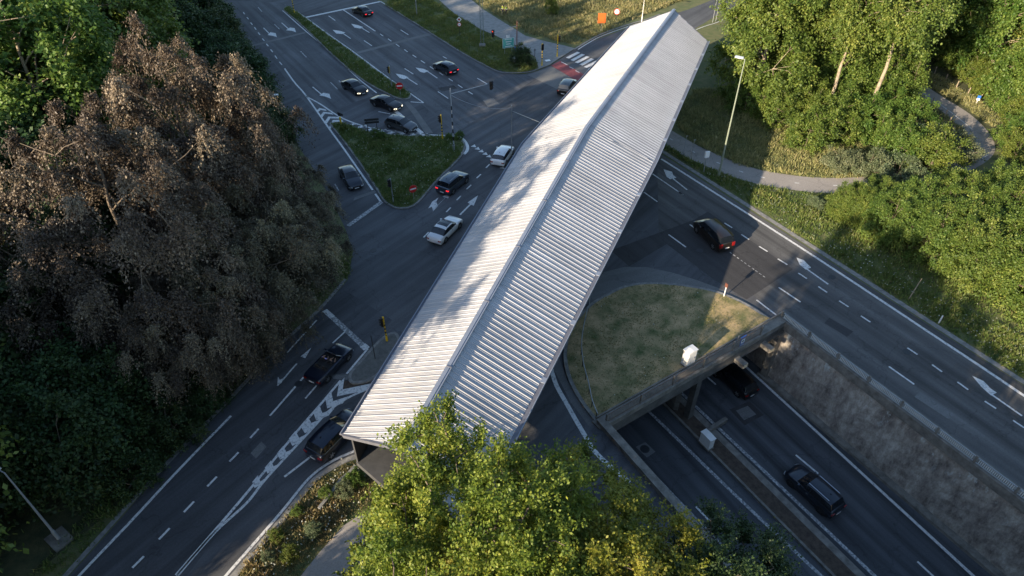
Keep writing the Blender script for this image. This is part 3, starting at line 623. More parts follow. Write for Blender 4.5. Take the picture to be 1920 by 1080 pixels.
for i in range(2):
    n = 7
    for k in range(1, n): q = RR[i].lerp(RR[i+1], k/n)+u1*0.14; MB().box(q+Vector((0, 0, 0.0)), (0.36, 0.5, 0.06), R(-20)).build('gutter_bracket', CAP, fb)
for i in (0, 2):
    mb = MB()
    for E_ in (RL, RR): beam(mb, RC[i]-Vector((0, 0, .1)), E_[i]-Vector((0, 0, .1)), 0.14, 0.24)
    mb.build('bargeboard', GUT, fb)
for E_, sg in ((RL, 1), (RR, -1)):
    mb = MB()
    for i in range(2):
        a, b = E_[i]+u1*0.55*sg, E_[i+1]+u1*0.55*sg
        vs = [a-Vector((0, 0, .1)), b-Vector((0, 0, .1)), b-Vector((0, 0, 2.9)), a-Vector((0, 0, 2.9))]
        mb.add([tuple(q) for q in vs]+[tuple(q+u1*0.12*sg) for q in vs], [(0, 1, 2, 3), (7, 6, 5, 4), (0, 4, 5, 1), (3, 2, 6, 7), (0, 3, 7, 4), (1, 5, 6, 2)])
    mb.build('side_wall', CLAD, fb)
mb = MB()
for i in range(2):
    q = [RL[i]+u1*0.5, RL[i+1]+u1*0.5, RR[i+1]-u1*0.5, RR[i]-u1*0.5]
    vs = [v_-Vector((0, 0, 2.6)) for v_ in q]+[v_-Vector((0, 0, 3.0)) for v_ in q]
    mb.add([tuple(v_) for v_ in vs], [(0, 3, 2, 1), (4, 5, 6, 7), (0, 1, 5, 4), (1, 2, 6, 5), (2, 3, 7, 6), (3, 0, 4, 7)])
mb.build('deck', CLAD, fb)
for q in (P(822, 655), P(1040, 615), P(1128, 250), P(1262, 120)):
    MB().tube((q.x, q.y, 0), (q.x, q.y, 5.3), 0.55, 0.45, 14).build('pier', CONC, fb)

# ================================================================ vehicles
GLASS = mat('car_glass', (0.010, 0.013, 0.017), 0.06, spec=0.8)
TYRE = mat('tyre', (0.015, 0.015, 0.016), 0.8); RIM = mat('wheel_rim', (0.35, 0.36, 0.37), 0.35, metal=0.8)
DTRIM = mat('dark_trim', (0.012, 0.012, 0.013), 0.5); CHROME = mat('chrome', (0.6, 0.6, 0.62), 0.2, metal=1.0)
HEADL = mat('headlight_on', (0.9, 0.85, 0.7), 0.2, emit=(1.0, 0.85, 0.6), es=1.2); HEADO = mat('headlight_off', (0.55, 0.58, 0.6), 0.15)
TAILO = mat('tail_light', (0.25, 0.01, 0.01), 0.25); TAILB = mat('brake_light', (0.6, 0.02, 0.02), 0.25, emit=(1, 0.03, 0.04), es=0.5)
PLATE = mat('number_plate', (0.75, 0.72, 0.70), 0.5); SKIN = mat('skin', (0.45, 0.27, 0.19), 0.6)
def paintm(n, c, metal=0.4): return mat('paint_'+n, c, 0.28, metal=metal, coat=0.8)
PB = paintm('black', (0.010, 0.011, 0.013)); PBB = paintm('blue_black', (0.014, 0.020, 0.032)); PG = paintm('grey', (0.085, 0.088, 0.095), 0.6)
PBL = paintm('slate_blue', (0.055, 0.075, 0.10), 0.6); PW = paintm('white', (0.72, 0.73, 0.74), 0.0); PDB = paintm('navy', (0.008, 0.013, 0.028))
PBR = paintm('dark_brown', (0.022, 0.017, 0.014))
SHAPES = {   # (position from rear 0 to front 1, roofline height as fraction of H, width fraction)
 'sedan': dict(H=1.43, W=1.80, belt=0.63, st=[(0, .42, .86), (.012, .60, .93), (.04, .66, .97), (.15, .685, .985), (.28, .95, 1), (.36, .99, 1), (.46, 1.0, 1), (.56, .965, 1), (.72, .67, 1), (.85, .62, .99), (.94, .55, .95), (.985, .45, .86), (1.0, .34, .74)], rb=3, rt=4, wt=7, wb=8),
 'hatch': dict(H=1.47, W=1.80, belt=0.62, st=[(0, .40, .86), (.01, .60, .92), (.035, .66, .96), (.045, .68, .97), (.13, .95, .99), (.28, 1.0, 1), (.42, 1.0, 1), (.56, .955, 1), (.73, .67, 1), (.85, .62, .99), (.94, .55, .95), (.985, .44, .86), (1.0, .33, .72)], rb=3, rt=4, wt=7, wb=8),
 'suv': dict(H=1.66, W=1.88, belt=0.62, st=[(0, .40, .88), (.01, .56, .94), (.03, .64, .97), (.045, .66, .98), (.10, .96, .99), (.25, 1.0, 1), (.42, 1.0, 1), (.57, .965, 1), (.73, .68, 1), (.85, .65, .99), (.94, .58, .96), (.985, .47, .90), (1.0, .34, .80)], rb=3, rt=4, wt=7, wb=8),
 'van': dict(H=1.92, W=1.93, belt=0.58, st=[(0, .34, .90), (.008, .52, .95), (.018, .58, .97), (.022, .60, .98), (.06, .95, 1), (.2, 1.0, 1), (.45, 1.0, 1), (.68, .965, 1), (.84, .62, 1), (.90, .58, .99), (.95, .52, .96), (.985, .43, .90), (1.0, .3, .8)], rb=3, rt=4, wt=7, wb=8),
}
def car(name, label, kind, L, paint_, cpx, rear, front, z=0.03, brake=False, lights=False, cat='car', rails=False, glassroof=False, rims=RIM, zc=0.7, plate=True):
    S = SHAPES['sedan' if kind == 'open' else kind]; H, W, bt = S['H'], S['W'], S['belt']*S['H']; st = S['st']
    c = P(*cpx, z+zc); a = P(*rear, z+zc); b = P(*front, z+zc); yaw = math.atan2(b.y-a.y, b.x-a.x)
    t = thing(name, label, cat, (c.x, c.y, z), yaw)
    hw = W/2; rings = []
    for i, (fx, fz, fw) in enumerate(st):
        x = (fx-0.5)*L; zt = fz*H; w_ = hw*fw; lo = 0.20 + (0.12 if i in (0, len(st)-1) else 0.04 if i in (1, len(st)-2) else 0)
        if S['rt'] <= i <= S['wt']:
            r = [(w_*.90, lo), (w_*.99, lo+.14), (w_, bt*.66), (w_*.965, bt-.04), (w_*.925, bt+.015), (w_*.775, zt-.10), (w_*.66, zt-.03), (w_*.35, zt), (0, zt+.01)]
        else:
            zt2 = min(zt, bt+.06) if i not in (S['rb'], S['wb']) else zt
            lo2 = min(lo, zt2-.2)
            r = [(w_*.90, lo2), (w_*.99, lo2+(zt2-lo2)*.2), (w_, lo2+(zt2-lo2)*.55), (w_*.965, zt2-.10), (w_*.92, zt2-.055), (w_*.86, zt2-.03), (w_*.70, zt2-.012), (w_*.35, zt2), (0, zt2+.005)]
        rings.append((x, r))
    nr = 9; body = MB(); side = MB(); ws = MB(); rwn = MB(); topg = MB()
    V = []
    for x, r in rings:
        V += [(x, y, zz) for y, zz in r] + [(x, -y, zz) for y, zz in r[:-1]]
    m_ = 17
    def idx(i, j, s): return i*m_ + (j if s > 0 or j == 8 else 9+j)
    parts = {k: [] for k in ('body', 'side', 'ws', 'rw', 'top')}
    for i in range(len(rings)-1):
        for j in range(8):
            for s in (1, -1):
                q = (idx(i, j, s), idx(i+1, j, s), idx(i+1, j+1, s), idx(i, j+1, s))
                if s < 0: q = q[::-1]
                k = 'body'
                if kind != 'open':
                    if j == 4 and S['rb'] <= i < S['wb']: k = 'side'
                    if j >= 5 and i == S['wt']: k = 'ws'
                    if j >= 5 and i == S['rb']: k = 'rw'
                    if glassroof and j >= 6 and S['rt']+1 <= i < S['wt']: k = 'top'
                parts[k].append(q)
    for i in (0, len(rings)-1):
        f = [idx(i, j, 1) for j in range(9)] + [idx(i, j, -1) for j in range(7, -1, -1)]
        parts['body'].append(tuple(f if i == 0 else f[::-1]))
    if kind == 'open':   # flatten everything above the belt: an open cockpit
        V = [(x, y, min(zz, bt+.0)) for x, y, zz in V]
    def mk(nm, fs, m, sm=True):
        if not fs: return
        used = sorted({i for f in fs for i in f}); mp = {u: k for k, u in enumerate(used)}
        mb_ = MB().add([V[u] for u in used], [tuple(mp[i] for i in f) for f in fs]); return mb_.build(nm, m, t, smooth=sm)
    bo = mk('body', parts['body'], paint_)
    mk('side_window', parts['side'], GLASS, False); mk('windscreen', parts['ws'], GLASS, False); mk('rear_window', parts['rw'], GLASS, False); mk('sunroof', parts['top'], GLASS, False)
    MB().box((0, 0, 0.24), (L*0.90, W*0.82, 0.14)).build('underbody', DTRIM, t)
    rr_ = 0.33 if kind in ('sedan', 'hatch', 'open') else 0.37
    for sx in (-1, 1):
        wx = (-0.30 if sx < 0 else 0.305)*L
        for sy in (-1, 1):
            wy = sy*(W/2-0.115)
            mb_ = MB().tube((wx, sy*(W/2-0.30), rr_), (wx, sy*(W/2+0.004), rr_), rr_+0.055, rr_+0.055, 20); mb_.build('wheel_arch', DTRIM, t)
            wh = MB().tube((wx, wy-0.11, rr_), (wx, wy+0.125 if sy > 0 else wy+0.11, rr_), rr_, rr_, 20) if sy > 0 else MB().tube((wx, wy-0.125, rr_), (wx, wy+0.11, rr_), rr_, rr_, 20)
            wo = wh.build('wheel', TYRE, t)
            rm = MB(); yy = sy*(W/2+0.012)
            rm.tube((wx, yy-0.01*sy, rr_), (wx, yy+0.006*sy, rr_), rr_*0.22, rr_*0.2, 10)
            for k in range(6):
                aa = k*math.pi/3; rm.box((wx+math.cos(aa)*rr_*0.38, yy, rr_+math.sin(aa)*rr_*0.38), (rr_*0.62, 0.02, rr_*0.17), mat=Matrix.Rotation(-aa, 3, 'Y'))
            rm.build('rim', rims, wo)
    hz = (0.50 if kind in ('sedan', 'hatch', 'open') else 0.66 if kind == 'suv' else 0.72); tz = hz+0.16 if kind != 'van' else 0.95
    for sy in (-1, 1):
        mb_ = MB(); mb_.add([(L*.498-.16, sy*W*.47, hz+.10), (L*.492-.02, sy*W*.40, hz+.10), (L*.505-.0, sy*W*.28, hz+.06), (L*.507, sy*W*.28, hz-.07), (L*.50-.02, sy*W*.42, hz-.07), (L*.49-.17, sy*W*.487, hz-.03)], [(0, 1, 2, 3, 4, 5) if sy < 0 else (5, 4, 3, 2, 1, 0)])
        mb_.build('headlight', HEADL if lights else HEADO, t)
        hgt = 0.12 if kind != 'van' else 0.42
        mb_ = MB().box((-L*.497, sy*W*.37, tz), (0.07, W*.15, hgt)).box((-L*.485, sy*W*.455, tz), (0.09, 0.06, hgt*0.9)); mb_.build('tail_light', TAILB if brake else TAILO, t)
        mz = bt+0.06; MB().box((L*.17, sy*(W/2+.07), mz), (0.14, 0.20, 0.13)).build('mirror', paint_, t)
        MB().box((L*0.0, sy*(W/2*0.985), bt*0.80), (0.18, 0.03, 0.03)).build('door_handle', CHROME if rails else DTRIM, t)
    MB().box((L*.498, 0, 0.42), (0.05, W*.56, 0.16)).build('grille', DTRIM, t)
    MB().box((L*.506, 0, 0.36), (0.02, 0.50, 0.10)).build('number_plate', PLATE, t)
    MB().box((-L*.507, 0, 0.50 if kind != 'van' else 0.62), (0.02, 0.50, 0.11)).build('number_plate', PLATE, t)
    MB().box((-L*.492, 0, 0.32), (0.06, W*.80, 0.14)).build('bumper', DTRIM, t)
    if kind != 'open':
        for sy in (-1, 1):       # dark pillars and door shut lines
            zr = H*0.955
            q0 = Vector((-0.02*L, sy*hw*.932, bt+.01)); q1 = Vector((-0.035*L, sy*hw*.79, zr-.09)); mb_ = MB(); beam(mb_, q0, q1, 0.09, 0.05); mb_.build('pillar', DTRIM, t)
    if rails:
        for sy in (-1, 1):
            mb_ = MB(); beam(mb_, Vector((-.34*L, sy*hw*.68, H+.03)), Vector((.06*L, sy*hw*.68, H+.03)), 0.045, 0.04); mb_.build('roof_rail', CHROME, t)
    if kind in ('hatch', 'suv', 'sedan'):
        MB().box((-.27*L, 0, H+.03), (0.12, 0.03, 0.06)).build('aerial', DTRIM, t)
    return t
# the far carriageway and the left-turn queue
car('parked_car' if False else 'car', 'black saloon with glowing brake lights waiting at the far stop line', 'sedan', 4.5, PB, (678.5, 19), (695, 26), (663, 12.5), brake=True)
car('car', 'dark hatchback with a red brake light driving away on the dashed far carriageway', 'hatch', 4.35, PBB, (834.5, 124.5), (850, 131), (819, 117), brake=True)
car('car', 'black saloon with bright headlights, last of three turning cars, alongside the grassy strip', 'sedan', 4.6, PB, (664, 161), (648, 152), (682, 171), lights=True)
car('car', 'black saloon, middle of the three turning cars, by the rounded tip of the grassy strip', 'sedan', 4.6, PB, (724, 191), (703, 184.5), (748, 199), lights=True)
car('car', 'grey hatchback leading the turning cars above the striped edge of the green triangle', 'hatch', 4.3, PG, (752, 231), (730, 224.5), (778, 239))
car('car', 'black sporty car half hidden by the roof beside the red cycle crossing', 'suv', 4.5, PB, (1064, 161), (1055, 173), (1073, 148), brake=False)
car('car', 'white hatchback crossing the give-way triangles close to the long roof', 'hatch', 4.35, PW, (943, 288), (933, 303), (953, 273))
car('car', 'slate blue crossover car with brake lights beside the right corner of the green triangle', 'suv', 4.45, PBL, (849.5, 340), (833, 354), (866, 327), brake=True, rails=True)
car('car', 'white saloon with black glass roof behind the slate blue car', 'sedan', 4.65, PW, (835, 427), (817, 446), (854, 409), glassroof=True)
car('car', 'dark blue saloon seen from the front beside the brown-leaved tree', 'sedan', 4.6, PBB, (657, 329.5), (646, 312), (670, 349))
car('car', 'dark blue estate car partly under the near left corner of the long roof', 'suv', 4.7, PDB, (628, 813), (610, 831), (650, 791))
car('car', 'black passenger van with red tail lights on the sunny right carriageway', 'van', 4.95, PBR, (1338, 434), (1354, 449), (1316, 412), zc=0.95, cat='van', brake=False)
car('car', 'black car entering the tunnel below the concrete bridge', 'suv', 4.7, PB, (1376, 708), (1398, 727), (1350, 685), z=ZC+0.02)
car('car', 'black sport utility car with chrome roof rails on the sunken road', 'suv', 4.8, PBB, (1526, 917), (1556, 944), (1497, 891), z=ZC+0.02, rails=True, rims=DTRIM)
cv = car('convertible', 'dark open-top car with two people aboard waiting by the concrete island', 'open', 4.5, PDB, (617, 678), (597, 699), (640, 655))
INT = mat('car_interior', (0.02, 0.018, 0.017), 0.7)
MB().box((-.30, 0, 0.915), (1.75, 1.34, 0.02)).build('cockpit', INT, cv)
for sx, sy in ((-.25, .36), (-.25, -.36), (-.95, .34), (-.95, -.34)):
    MB().box((sx, sy, .95), (.14, .46, .30)).box((sx-.02, sy, 1.15), (.10, .26, .14)).build('seat', INT, cv)
mb = MB()
beam(mb, Vector((.80, .72, .92)), Vector((.38, .60, 1.36)), .05, .05); beam(mb, Vector((.80, -.72, .92)), Vector((.38, -.60, 1.36)), .05, .05); beam(mb, Vector((.38, .60, 1.36)), Vector((.38, -.60, 1.36)), .06, .05)
mb.build('windscreen_frame', CHROME, cv)
MB().add([(.80, .70, .92), (.80, -.70, .92), (.39, -.58, 1.35), (.39, .58, 1.35)], [(0, 1, 2, 3)]).build('windscreen', GLASS, cv)
MB().tube((.30, .36, .98), (.26, .36, 1.02), .17, .17, 14).build('steering_wheel', DTRIM, cv)

# ================================================================ people
def skinned(name, nodes, edges, m, parent, sub=2):
    me = bpy.data.meshes.new(name); me.from_pydata([n[:3] for n in nodes], edges, []); me.materials.append(m)
    o = bpy.data.objects.new(name, me); COL.objects.link(o); o.parent = parent
    sk = o.modifiers.new('skin', 'SKIN'); sk.use_smooth_shade = True
    if not me.skin_vertices:
        bm_ = __import__('bmesh').new(); bm_.from_mesh(me); bm_.verts.layers.skin.verify(); bm_.to_mesh(me); bm_.free()
    for i, n in enumerate(nodes): me.skin_vertices[0].data[i].radius = (n[3], n[3] if len(n) < 5 else n[4])
    me.skin_vertices[0].data[0].use_root = True
    ss = o.modifiers.new('sub', 'SUBSURF'); ss.levels = sub; ss.render_levels = sub
    return o
def standing(label, loc, yaw, arm=0.25):
    t = thing('person', label, 'person', loc, yaw)
    N = [(0, 0, .95, .14, .12), (0, 0, 1.15, .13, .11), (0, 0, 1.38, .17, .11), (0, 0, 1.50, .055), (0, 0, 1.60, .075, .085), (0, 0, 1.72, .07, .08),
         (0, .19, 1.40, .06), (.03, .25, 1.15, .045), (arm, .2, .98, .035), (arm+.08, .18, .95, .03), (0, -.19, 1.40, .06), (.02, -.25, 1.15, .045), (arm*.6, -.22, .95, .035), (arm*.6+.06, -.21, .90, .03),
         (0, .10, .88, .09), (.02, .11, .48, .06), (0, .12, .08, .045), (.14, .13, .04, .04), (0, -.10, .88, .09), (.03, -.11, .48, .06), (-.02, -.12, .08, .045), (.12, -.13, .04, .04)]
    E_ = [(0, 1), (1, 2), (2, 3), (3, 4), (4, 5), (2, 6), (6, 7), (7, 8), (8, 9), (2, 10), (10, 11), (11, 12), (12, 13), (0, 14), (14, 15), (15, 16), (16, 17), (0, 18), (18, 19), (19, 20), (20, 21)]
    skinned('body', N, E_, SKIN, t)
    skinned('trousers', [(0, 0, .97, .155, .135), (0, .10, .87, .105), (.02, .11, .48, .075), (0, .12, .10, .065), (0, -.10, .87, .105), (.03, -.11, .48, .075), (-.02, -.12, .10, .065)], [(0, 1), (1, 2), (2, 3), (0, 4), (4, 5), (5, 6)], mat('navy_cloth', (.015, .018, .03), .85), t)
    skinned('safety_vest', [(0, 0, .98, .165, .14), (0, 0, 1.18, .16, .135), (0, 0, 1.37, .19, .14), (0, .19, 1.42, .085), (.03, .25, 1.17, .065), (0, -.19, 1.42, .085), (.02, -.25, 1.17, .065)], [(0, 1), (1, 2), (2, 3), (3, 4), (2, 5), (5, 6)], mat('hi_vis_yellow', (.72, .85, .04), .6, emit=(.6, .9, .05), es=0.0), t)
    mb_ = MB().box((0, 0, 1.12), (.34, .36, .05)); mb_.build('reflective_band', WHITE, t)
    skinned('hair', [(-.02, 0, 1.70, .082, .088), (-.03, 0, 1.76, .06, .07)], [(0, 1)], mat('dark_hair', (.02, .014, .01), .7), t)
    return t
a = P(942.5, 28); standing('person in yellow safety vest standing in the far field, left of the pair', (a.x, a.y, .02), R(20))
a = P(949, 29); standing('person in yellow safety vest standing in the far field, right of the pair', (a.x, a.y, .02), R(160), .3)
def seated(label, sx, sy, shirt):
    c = cv.matrix_basis; yaw = cv.rotation_euler.z; q = cv.location + Matrix.Rotation(yaw, 3, 'Z') @ Vector((sx, sy, 0.0))
    t = thing('person', label, 'person', (q.x, q.y, q.z), yaw)
    N = [(0, 0, .62, .14, .12), (-.05, 0, .85, .12, .10), (-.06, 0, 1.05, .16, .10), (-.03, 0, 1.17, .05), (-.01, 0, 1.26, .07, .08), (0, 0, 1.36, .065, .075),
         (-.04, .18, 1.06, .055), (.12, .24, .92, .042), (.36, .12, .98, .034), (.43, .10, 1.0, .03), (-.04, -.18, 1.06, .055), (.12, -.24, .92, .042), (.36, -.12, .98, .034), (.43, -.10, 1.0, .03),
         (.22, .10, .66, .08), (.55, .12, .62, .06), (.22, -.10, .66, .08), (.55, -.12, .62, .06)]
    E_ = [(0, 1), (1, 2), (2, 3), (3, 4), (4, 5), (2, 6), (6, 7), (7, 8), (8, 9), (2, 10), (10, 11), (11, 12), (12, 13), (0, 14), (14, 15), (0, 16), (16, 17)]
    skinned('body', N, E_, SKIN, t)
    skinned('shirt', [(0, 0, .64, .155, .135), (-.05, 0, .85, .14, .12), (-.06, 0, 1.05, .18, .12), (-.04, .18, 1.07, .075), (.06, .22, .98, .06), (-.04, -.18, 1.07, .075), (.06, -.22, .98, .06)], [(0, 1), (1, 2), (2, 3), (3, 4), (2, 5), (5, 6)], shirt, t)
    skinned('hair', [(-.03, 0, 1.34, .078, .085), (-.04, 0, 1.40, .055, .065)], [(0, 1)], mat('dark_hair', (.02, .014, .01), .7), t)
seated('driver in a pale violet top seated in the open-top car', -.08, .36, mat('violet_cloth', (.45, .38, .75), .8))
seated('passenger in dark clothing seated in the open-top car', -.08, -.36, mat('dark_cloth', (.03, .03, .04), .8))

# ================================================================ street furniture
BAND = stripe_mat('banded_pole', (0.75, 0.50, 0.02), (0.012, 0.012, 0.013), 0.42, 0.75, 2.35, (0.75, 0.50, 0.02))
GREYBAND = stripe_mat('grey_banded_pole', (0.35, 0.37, 0.38), (0.02, 0.02, 0.022), 1.0, 0.6, 6.2, (0.35, 0.37, 0.38))
def signal_head(parent, q, yaw, red=False, yellow_back=False, sc=1.0):
    h = MB().box((0, 0, 0), (.22*sc, .30*sc, .92*sc)); o = h.build('signal_head', BLK, parent); o.location = q; o.rotation_euler.z = yaw
    if yellow_back: MB().box((-.125*sc, 0, 0), (.02*sc, .34*sc, .96*sc)).build('backplate', YEL, o)
    for k, m in enumerate((LEN_RED if red else LEN_OFF, LEN_OFF, LEN_OFF)):
        zz = (.29-.29*k)*sc
        MB().tube((.11*sc, 0, zz), (.118*sc, 0, zz), .10*sc, .10*sc, 12).build('lens', m, o)
        mb_ = MB()
        for a_ in range(-3, 4): 
            an = a_*0.42; mb_.box((.17*sc, math.sin(an)*.115*sc, zz+math.cos(an)*.115*sc), (.13*sc, .05*sc, .012*sc), mat=Matrix.Rotation(-an, 3, 'X'))
        mb_.build('visor', BLK, o)
    return o
def traffic_light(label, base, h=3.3, yaw=0.0, pole=BAND, side=(.0, .18), group=None, red=False, yb=True, r=.07):
    b = P(*base); t = thing('traffic_light', label, 'traffic light', (b.x, b.y, .02), 0, group)
    MB().tube((0, 0, 0), (0, 0, h), r, r, 12).build('pole', pole, t)
    MB().tube((0, 0, 0), (0, 0, .75), r*1.45, r*1.35, 12).build('base', pole if pole is BAND else STEEL, t)
    MB().tube((0, 0, h), (0, 0, h+.08), r*1.15, r*.5, 12).build('cap', YEL if pole is BAND else STEEL, t)
    off = Matrix.Rotation(yaw, 3, 'Z') @ Vector((side[0], side[1], 0))
    signal_head(t, (off.x, off.y, h-.5), yaw, red, yb)
    MB().box((off.x*.5, off.y*.5, h-.25), (abs(off.x)+.04, abs(off.y)+.04, .05)).build('bracket', BLK, t)
    return t
traffic_light('yellow and black banded traffic light on the concrete island beside the long roof', (726, 641), 2.9, R(200), side=(.18, .0))
traffic_light('yellow and black banded traffic light on the upper edge of the green triangle', (830, 262), 3.4, R(200), side=(.18, .0))
traffic_light('yellow and black banded traffic light at the grassy corner before the red cycle crossing', (1016, 124), 3.4, R(-60), side=(.0, .05))
traffic_light('yellow and black banded traffic light on the pale footpath before the zebra crossing', (1044.5, 107), 3.4, R(-20), side=(.22, 0))
traffic_light('yellow and black banded traffic light at the far tip of the grassy strip', (553, 28), 3.6, R(120), side=(.1, 0))
traffic_light('dark traffic light with a yellow backplate near the road end of the grassy strip', (735, 165), 3.2, R(170), pole=STEEL, side=(.18, 0))
traffic_light('plain grey traffic light at the lower corner of the green triangle', (738, 382), 3.2, R(215), pole=STEEL, side=(.18, 0), yb=False, r=.055)
def arm_signal(label, base, top, armp, za, headp, zh, polem, yaw, red=False, r=.09):
    b = P(*base); h = top_height(base, top); h = max(5.5, min(h, 9.0)); t = thing('signal_mast', label, 'signal mast', (b.x, b.y, .02))
    MB().tube((0, 0, 0), (0, 0, h), r, r*.7, 12).build('pole', polem, t)
    MB().tube((0, 0, 0), (0, 0, .9), r*1.6, r*1.5, 12).build('base', STEEL, t)
    e = P(*armp, za)-b; MB().tube((0, 0, h-.7), e, .045, .035, 8).build('arm', STEEL, t)
    hd = P(*headp, zh)-b; o = signal_head(t, hd, yaw, red, False, 1.15); return t, h
t1, h1 = arm_signal('tall grey mast with a long arm carrying a traffic signal above the junction', (851.5, 284), (849, 166), (914, 158), 6.9, (921, 160), 6.6, GREYBAND, R(-40))
t2, h2 = arm_signal('rusty brown mast with an arm carrying a red traffic signal over the pale footpath', (969, 116), (968, 40), (926, 62), 5.9, (924.5, 63), 5.5, mat('rusty_pole', (.16, .07, .05), .8, noise=.3, scale=3), R(-120), True)
def wire(label, pts, sag):
    a, b = pts; mb_ = MB(); n = 14
    q = [a.lerp(b, i/n)-Vector((0, 0, sag*4*(i/n)*(1-i/n))) for i in range(n+1)]; mb_.path(q, .022, 5)
    return tag(mb_.build('overhead_wire', STEEL), label, 'wire')
pA = P(851.5, 284)+Vector((0, 0, h1-.8)); pB0 = P(964, 292); 
tp = thing('wire_post', 'slim grey post touching the left eave of the long roof, holding overhead wires', 'post', (pB0.x-.3, pB0.y, .02)); 
MB().tube((0, 0, 0), (0, 0, 6.6), .08, .06, 10).build('pole', STEEL, tp); MB().tube((0, 0, 0), (0, 0, .8), .13, .12, 10).build('base', STEEL, tp)
wire('sagging grey wire between the tall banded mast and the post at the roof', (pA, Vector((pB0.x-.3, pB0.y, 6.3))), 0.7)
wire('taut short wire from the post to the left eave of the long roof', (Vector((pB0.x-.3, pB0.y, 5.9)), RL[1].lerp(RL[2], .15)-Vector((0.2, 0, .2))), 0.0)
# lattice mast
b = P(904.5, 88); lm = thing('lattice_mast', 'tall grey-green lattice mast rising out of the top of the picture', 'mast', (b.x, b.y, .02))
mb = MB(); H_ = 16; w0 = .26
for sx, sy in ((-1, -1), (1, -1), (1, 1), (-1, 1)): mb.tube((sx*w0, sy*w0, 0), (sx*w0*.6, sy*w0*.6, H_), .035, .03, 6)
mb.build('leg_frame', mat('green_grey_steel', (.16, .2, .19), .6), lm)
mb = MB()
for k in range(20):
    z0_, z1_ = k*.8, k*.8+.8; ww = w0*(1-.4*k/20)
    for (ax_, ay_), (bx_, by_) in (((-1, -1), (1, -1)), ((1, -1), (1, 1)), ((1, 1), (-1, 1)), ((-1, 1), (-1, -1))):
        mb.tube((ax_*ww, ay_*ww, z0_), (bx_*ww, by_*ww, z1_), .016, .016, 4)
mb.build('bracing', mat('green_grey_steel', (.16, .2, .19)), lm); MB().box((0, 0, .2), (1.0, 1.0, .4)).build('footing', CONC, lm)

def disc(mb, c, r, ax, th=.03, n=20, mi=0): return mb.tube(Vector(c)-ax*th/2, Vector(c)+ax*th/2, r, r, n, mi)
SRED = mat('sign_red', (.60, .02, .02), .4); SWHT = mat('sign_white', (.85, .85, .83), .4); SBLU = mat('sign_blue', (.02, .12, .45), .4)
SORG = mat('sign_orange', (.85, .12, .02), .5); SGRN = mat('sign_teal', (.10, .42, .38), .5); SBLK = mat('sign_black', (.02, .02, .02), .5)
def facing(loc): return (Vector((0, 0, CH))-Vector(loc)).normalized()
def no_entry(label, base, h=2.0, r=.42, yaw=R(-95)):
    b = P(*base); t = thing('no_entry_sign', label, 'road sign', (b.x, b.y, .02), yaw)
    MB().tube((0, 0, 0), (0, 0, h+r), .03, .03, 8).build('post', STEEL, t)
    X = Vector((1, 0, 0)); disc(MB(), (.05, 0, h), r, X).build('disc', SRED, t)
    MB().box((.075, 0, h), (.02, r*1.5, r*.32)).build('bar', SWHT, t); return t
b = P(749, 161, 1.6); q = pr((b.x, b.y, 0)); no_entry('red no-entry sign standing at the road end of the long grassy strip', q, 1.6, .50, R(-80))
b = P(774, 354, 1.6); q = pr((b.x, b.y, 0)); no_entry('red no-entry sign standing at the lower right of the green triangle', q, 1.6, .46, R(-60))
def round_limit(t, z, r, yaw=0, txt='50'):
    X = Vector((1, 0, 0)); disc(MB(), (.05, 0, z), r, X).build('disc', SRED, t); disc(MB(), (.07, 0, z), r*.78, X).build('face', SWHT, t)
    text(txt, t, (.092, 0, z), r*.95, SBLK)
def text(s, parent, loc, size, m, rot=(math.pi/2, 0, math.pi/2)):
    cu = bpy.data.curves.new('lettering', 'FONT'); cu.body = s; cu.size = size; cu.align_x = 'CENTER'; cu.align_y = 'CENTER'; cu.extrude = .004
    cu.materials.append(m); o = bpy.data.objects.new('lettering', cu); COL.objects.link(o); bpy.context.view_layer.update(); me = bpy.data.meshes.new_from_object(o); bpy.data.objects.remove(o); o = bpy.data.objects.new('lettering', me); COL.objects.link(o); o.parent = parent; o.location = loc; o.rotation_euler = rot; return o
b = P(862.5, 72); t = thing('road_sign', 'diamond priority sign above a round red-rimmed sign on one post in the roadside verge', 'road sign', (b.x, b.y, .1), R(-85))
MB().tube((0, 0, 0), (0, 0, 3.3), .035, .035, 8).build('post', DARKM, t)
mb = MB(); s_ = .42
mb.add([(.05, 0, 3.0+s_), (.05, s_, 3.0), (.05, 0, 3.0-s_), (.05, -s_, 3.0)], [(3, 2, 1, 0)]).add([(.02, 0, 3.0+s_), (.02, s_, 3.0), (.02, 0, 3.0-s_), (.02, -s_, 3.0)], [(0, 1, 2, 3)]); mb.build('diamond', SWHT, t)
s_ = .24; MB().add([(.06, 0, 3.0+s_), (.06, s_, 3.0), (.06, 0, 3.0-s_), (.06, -s_, 3.0)], [(3, 2, 1, 0)]).build('centre', mat('diamond_centre', (.35, .06, .04), .5), t)
X = Vector((1, 0, 0)); disc(MB(), (.05, 0, 2.2), .33, X).build('disc', SRED, t); disc(MB(), (.07, 0, 2.2), .25, X).build('face', SWHT, t); text('70', t, (.09, 0, 2.2), .3, mat('sign_violet', (.2, .15, .4), .5))
b = P(1154.5, 45); t = thing('road_sign', 'round white speed limit sign with a red rim in the far field', 'road sign', (b.x, b.y, 0), R(-100))
MB().tube((0, 0, 0), (0, 0, 2.5), .035, .035, 8).build('post', STEEL, t); round_limit(t, 2.1, .5, txt='50')
b = P(1126.5, 58); t = thing('road_sign', 'orange rectangular works sign on a thin post in the far field', 'road sign', (b.x, b.y, 0), R(-92))
MB().tube((0, 0, 0), (0, 0, 2.9), .03, .03, 8).build('post', STEEL, t); MB().box((.06, 0, 2.15), (.04, 1.25, 1.6)).build('panel', SORG, t)
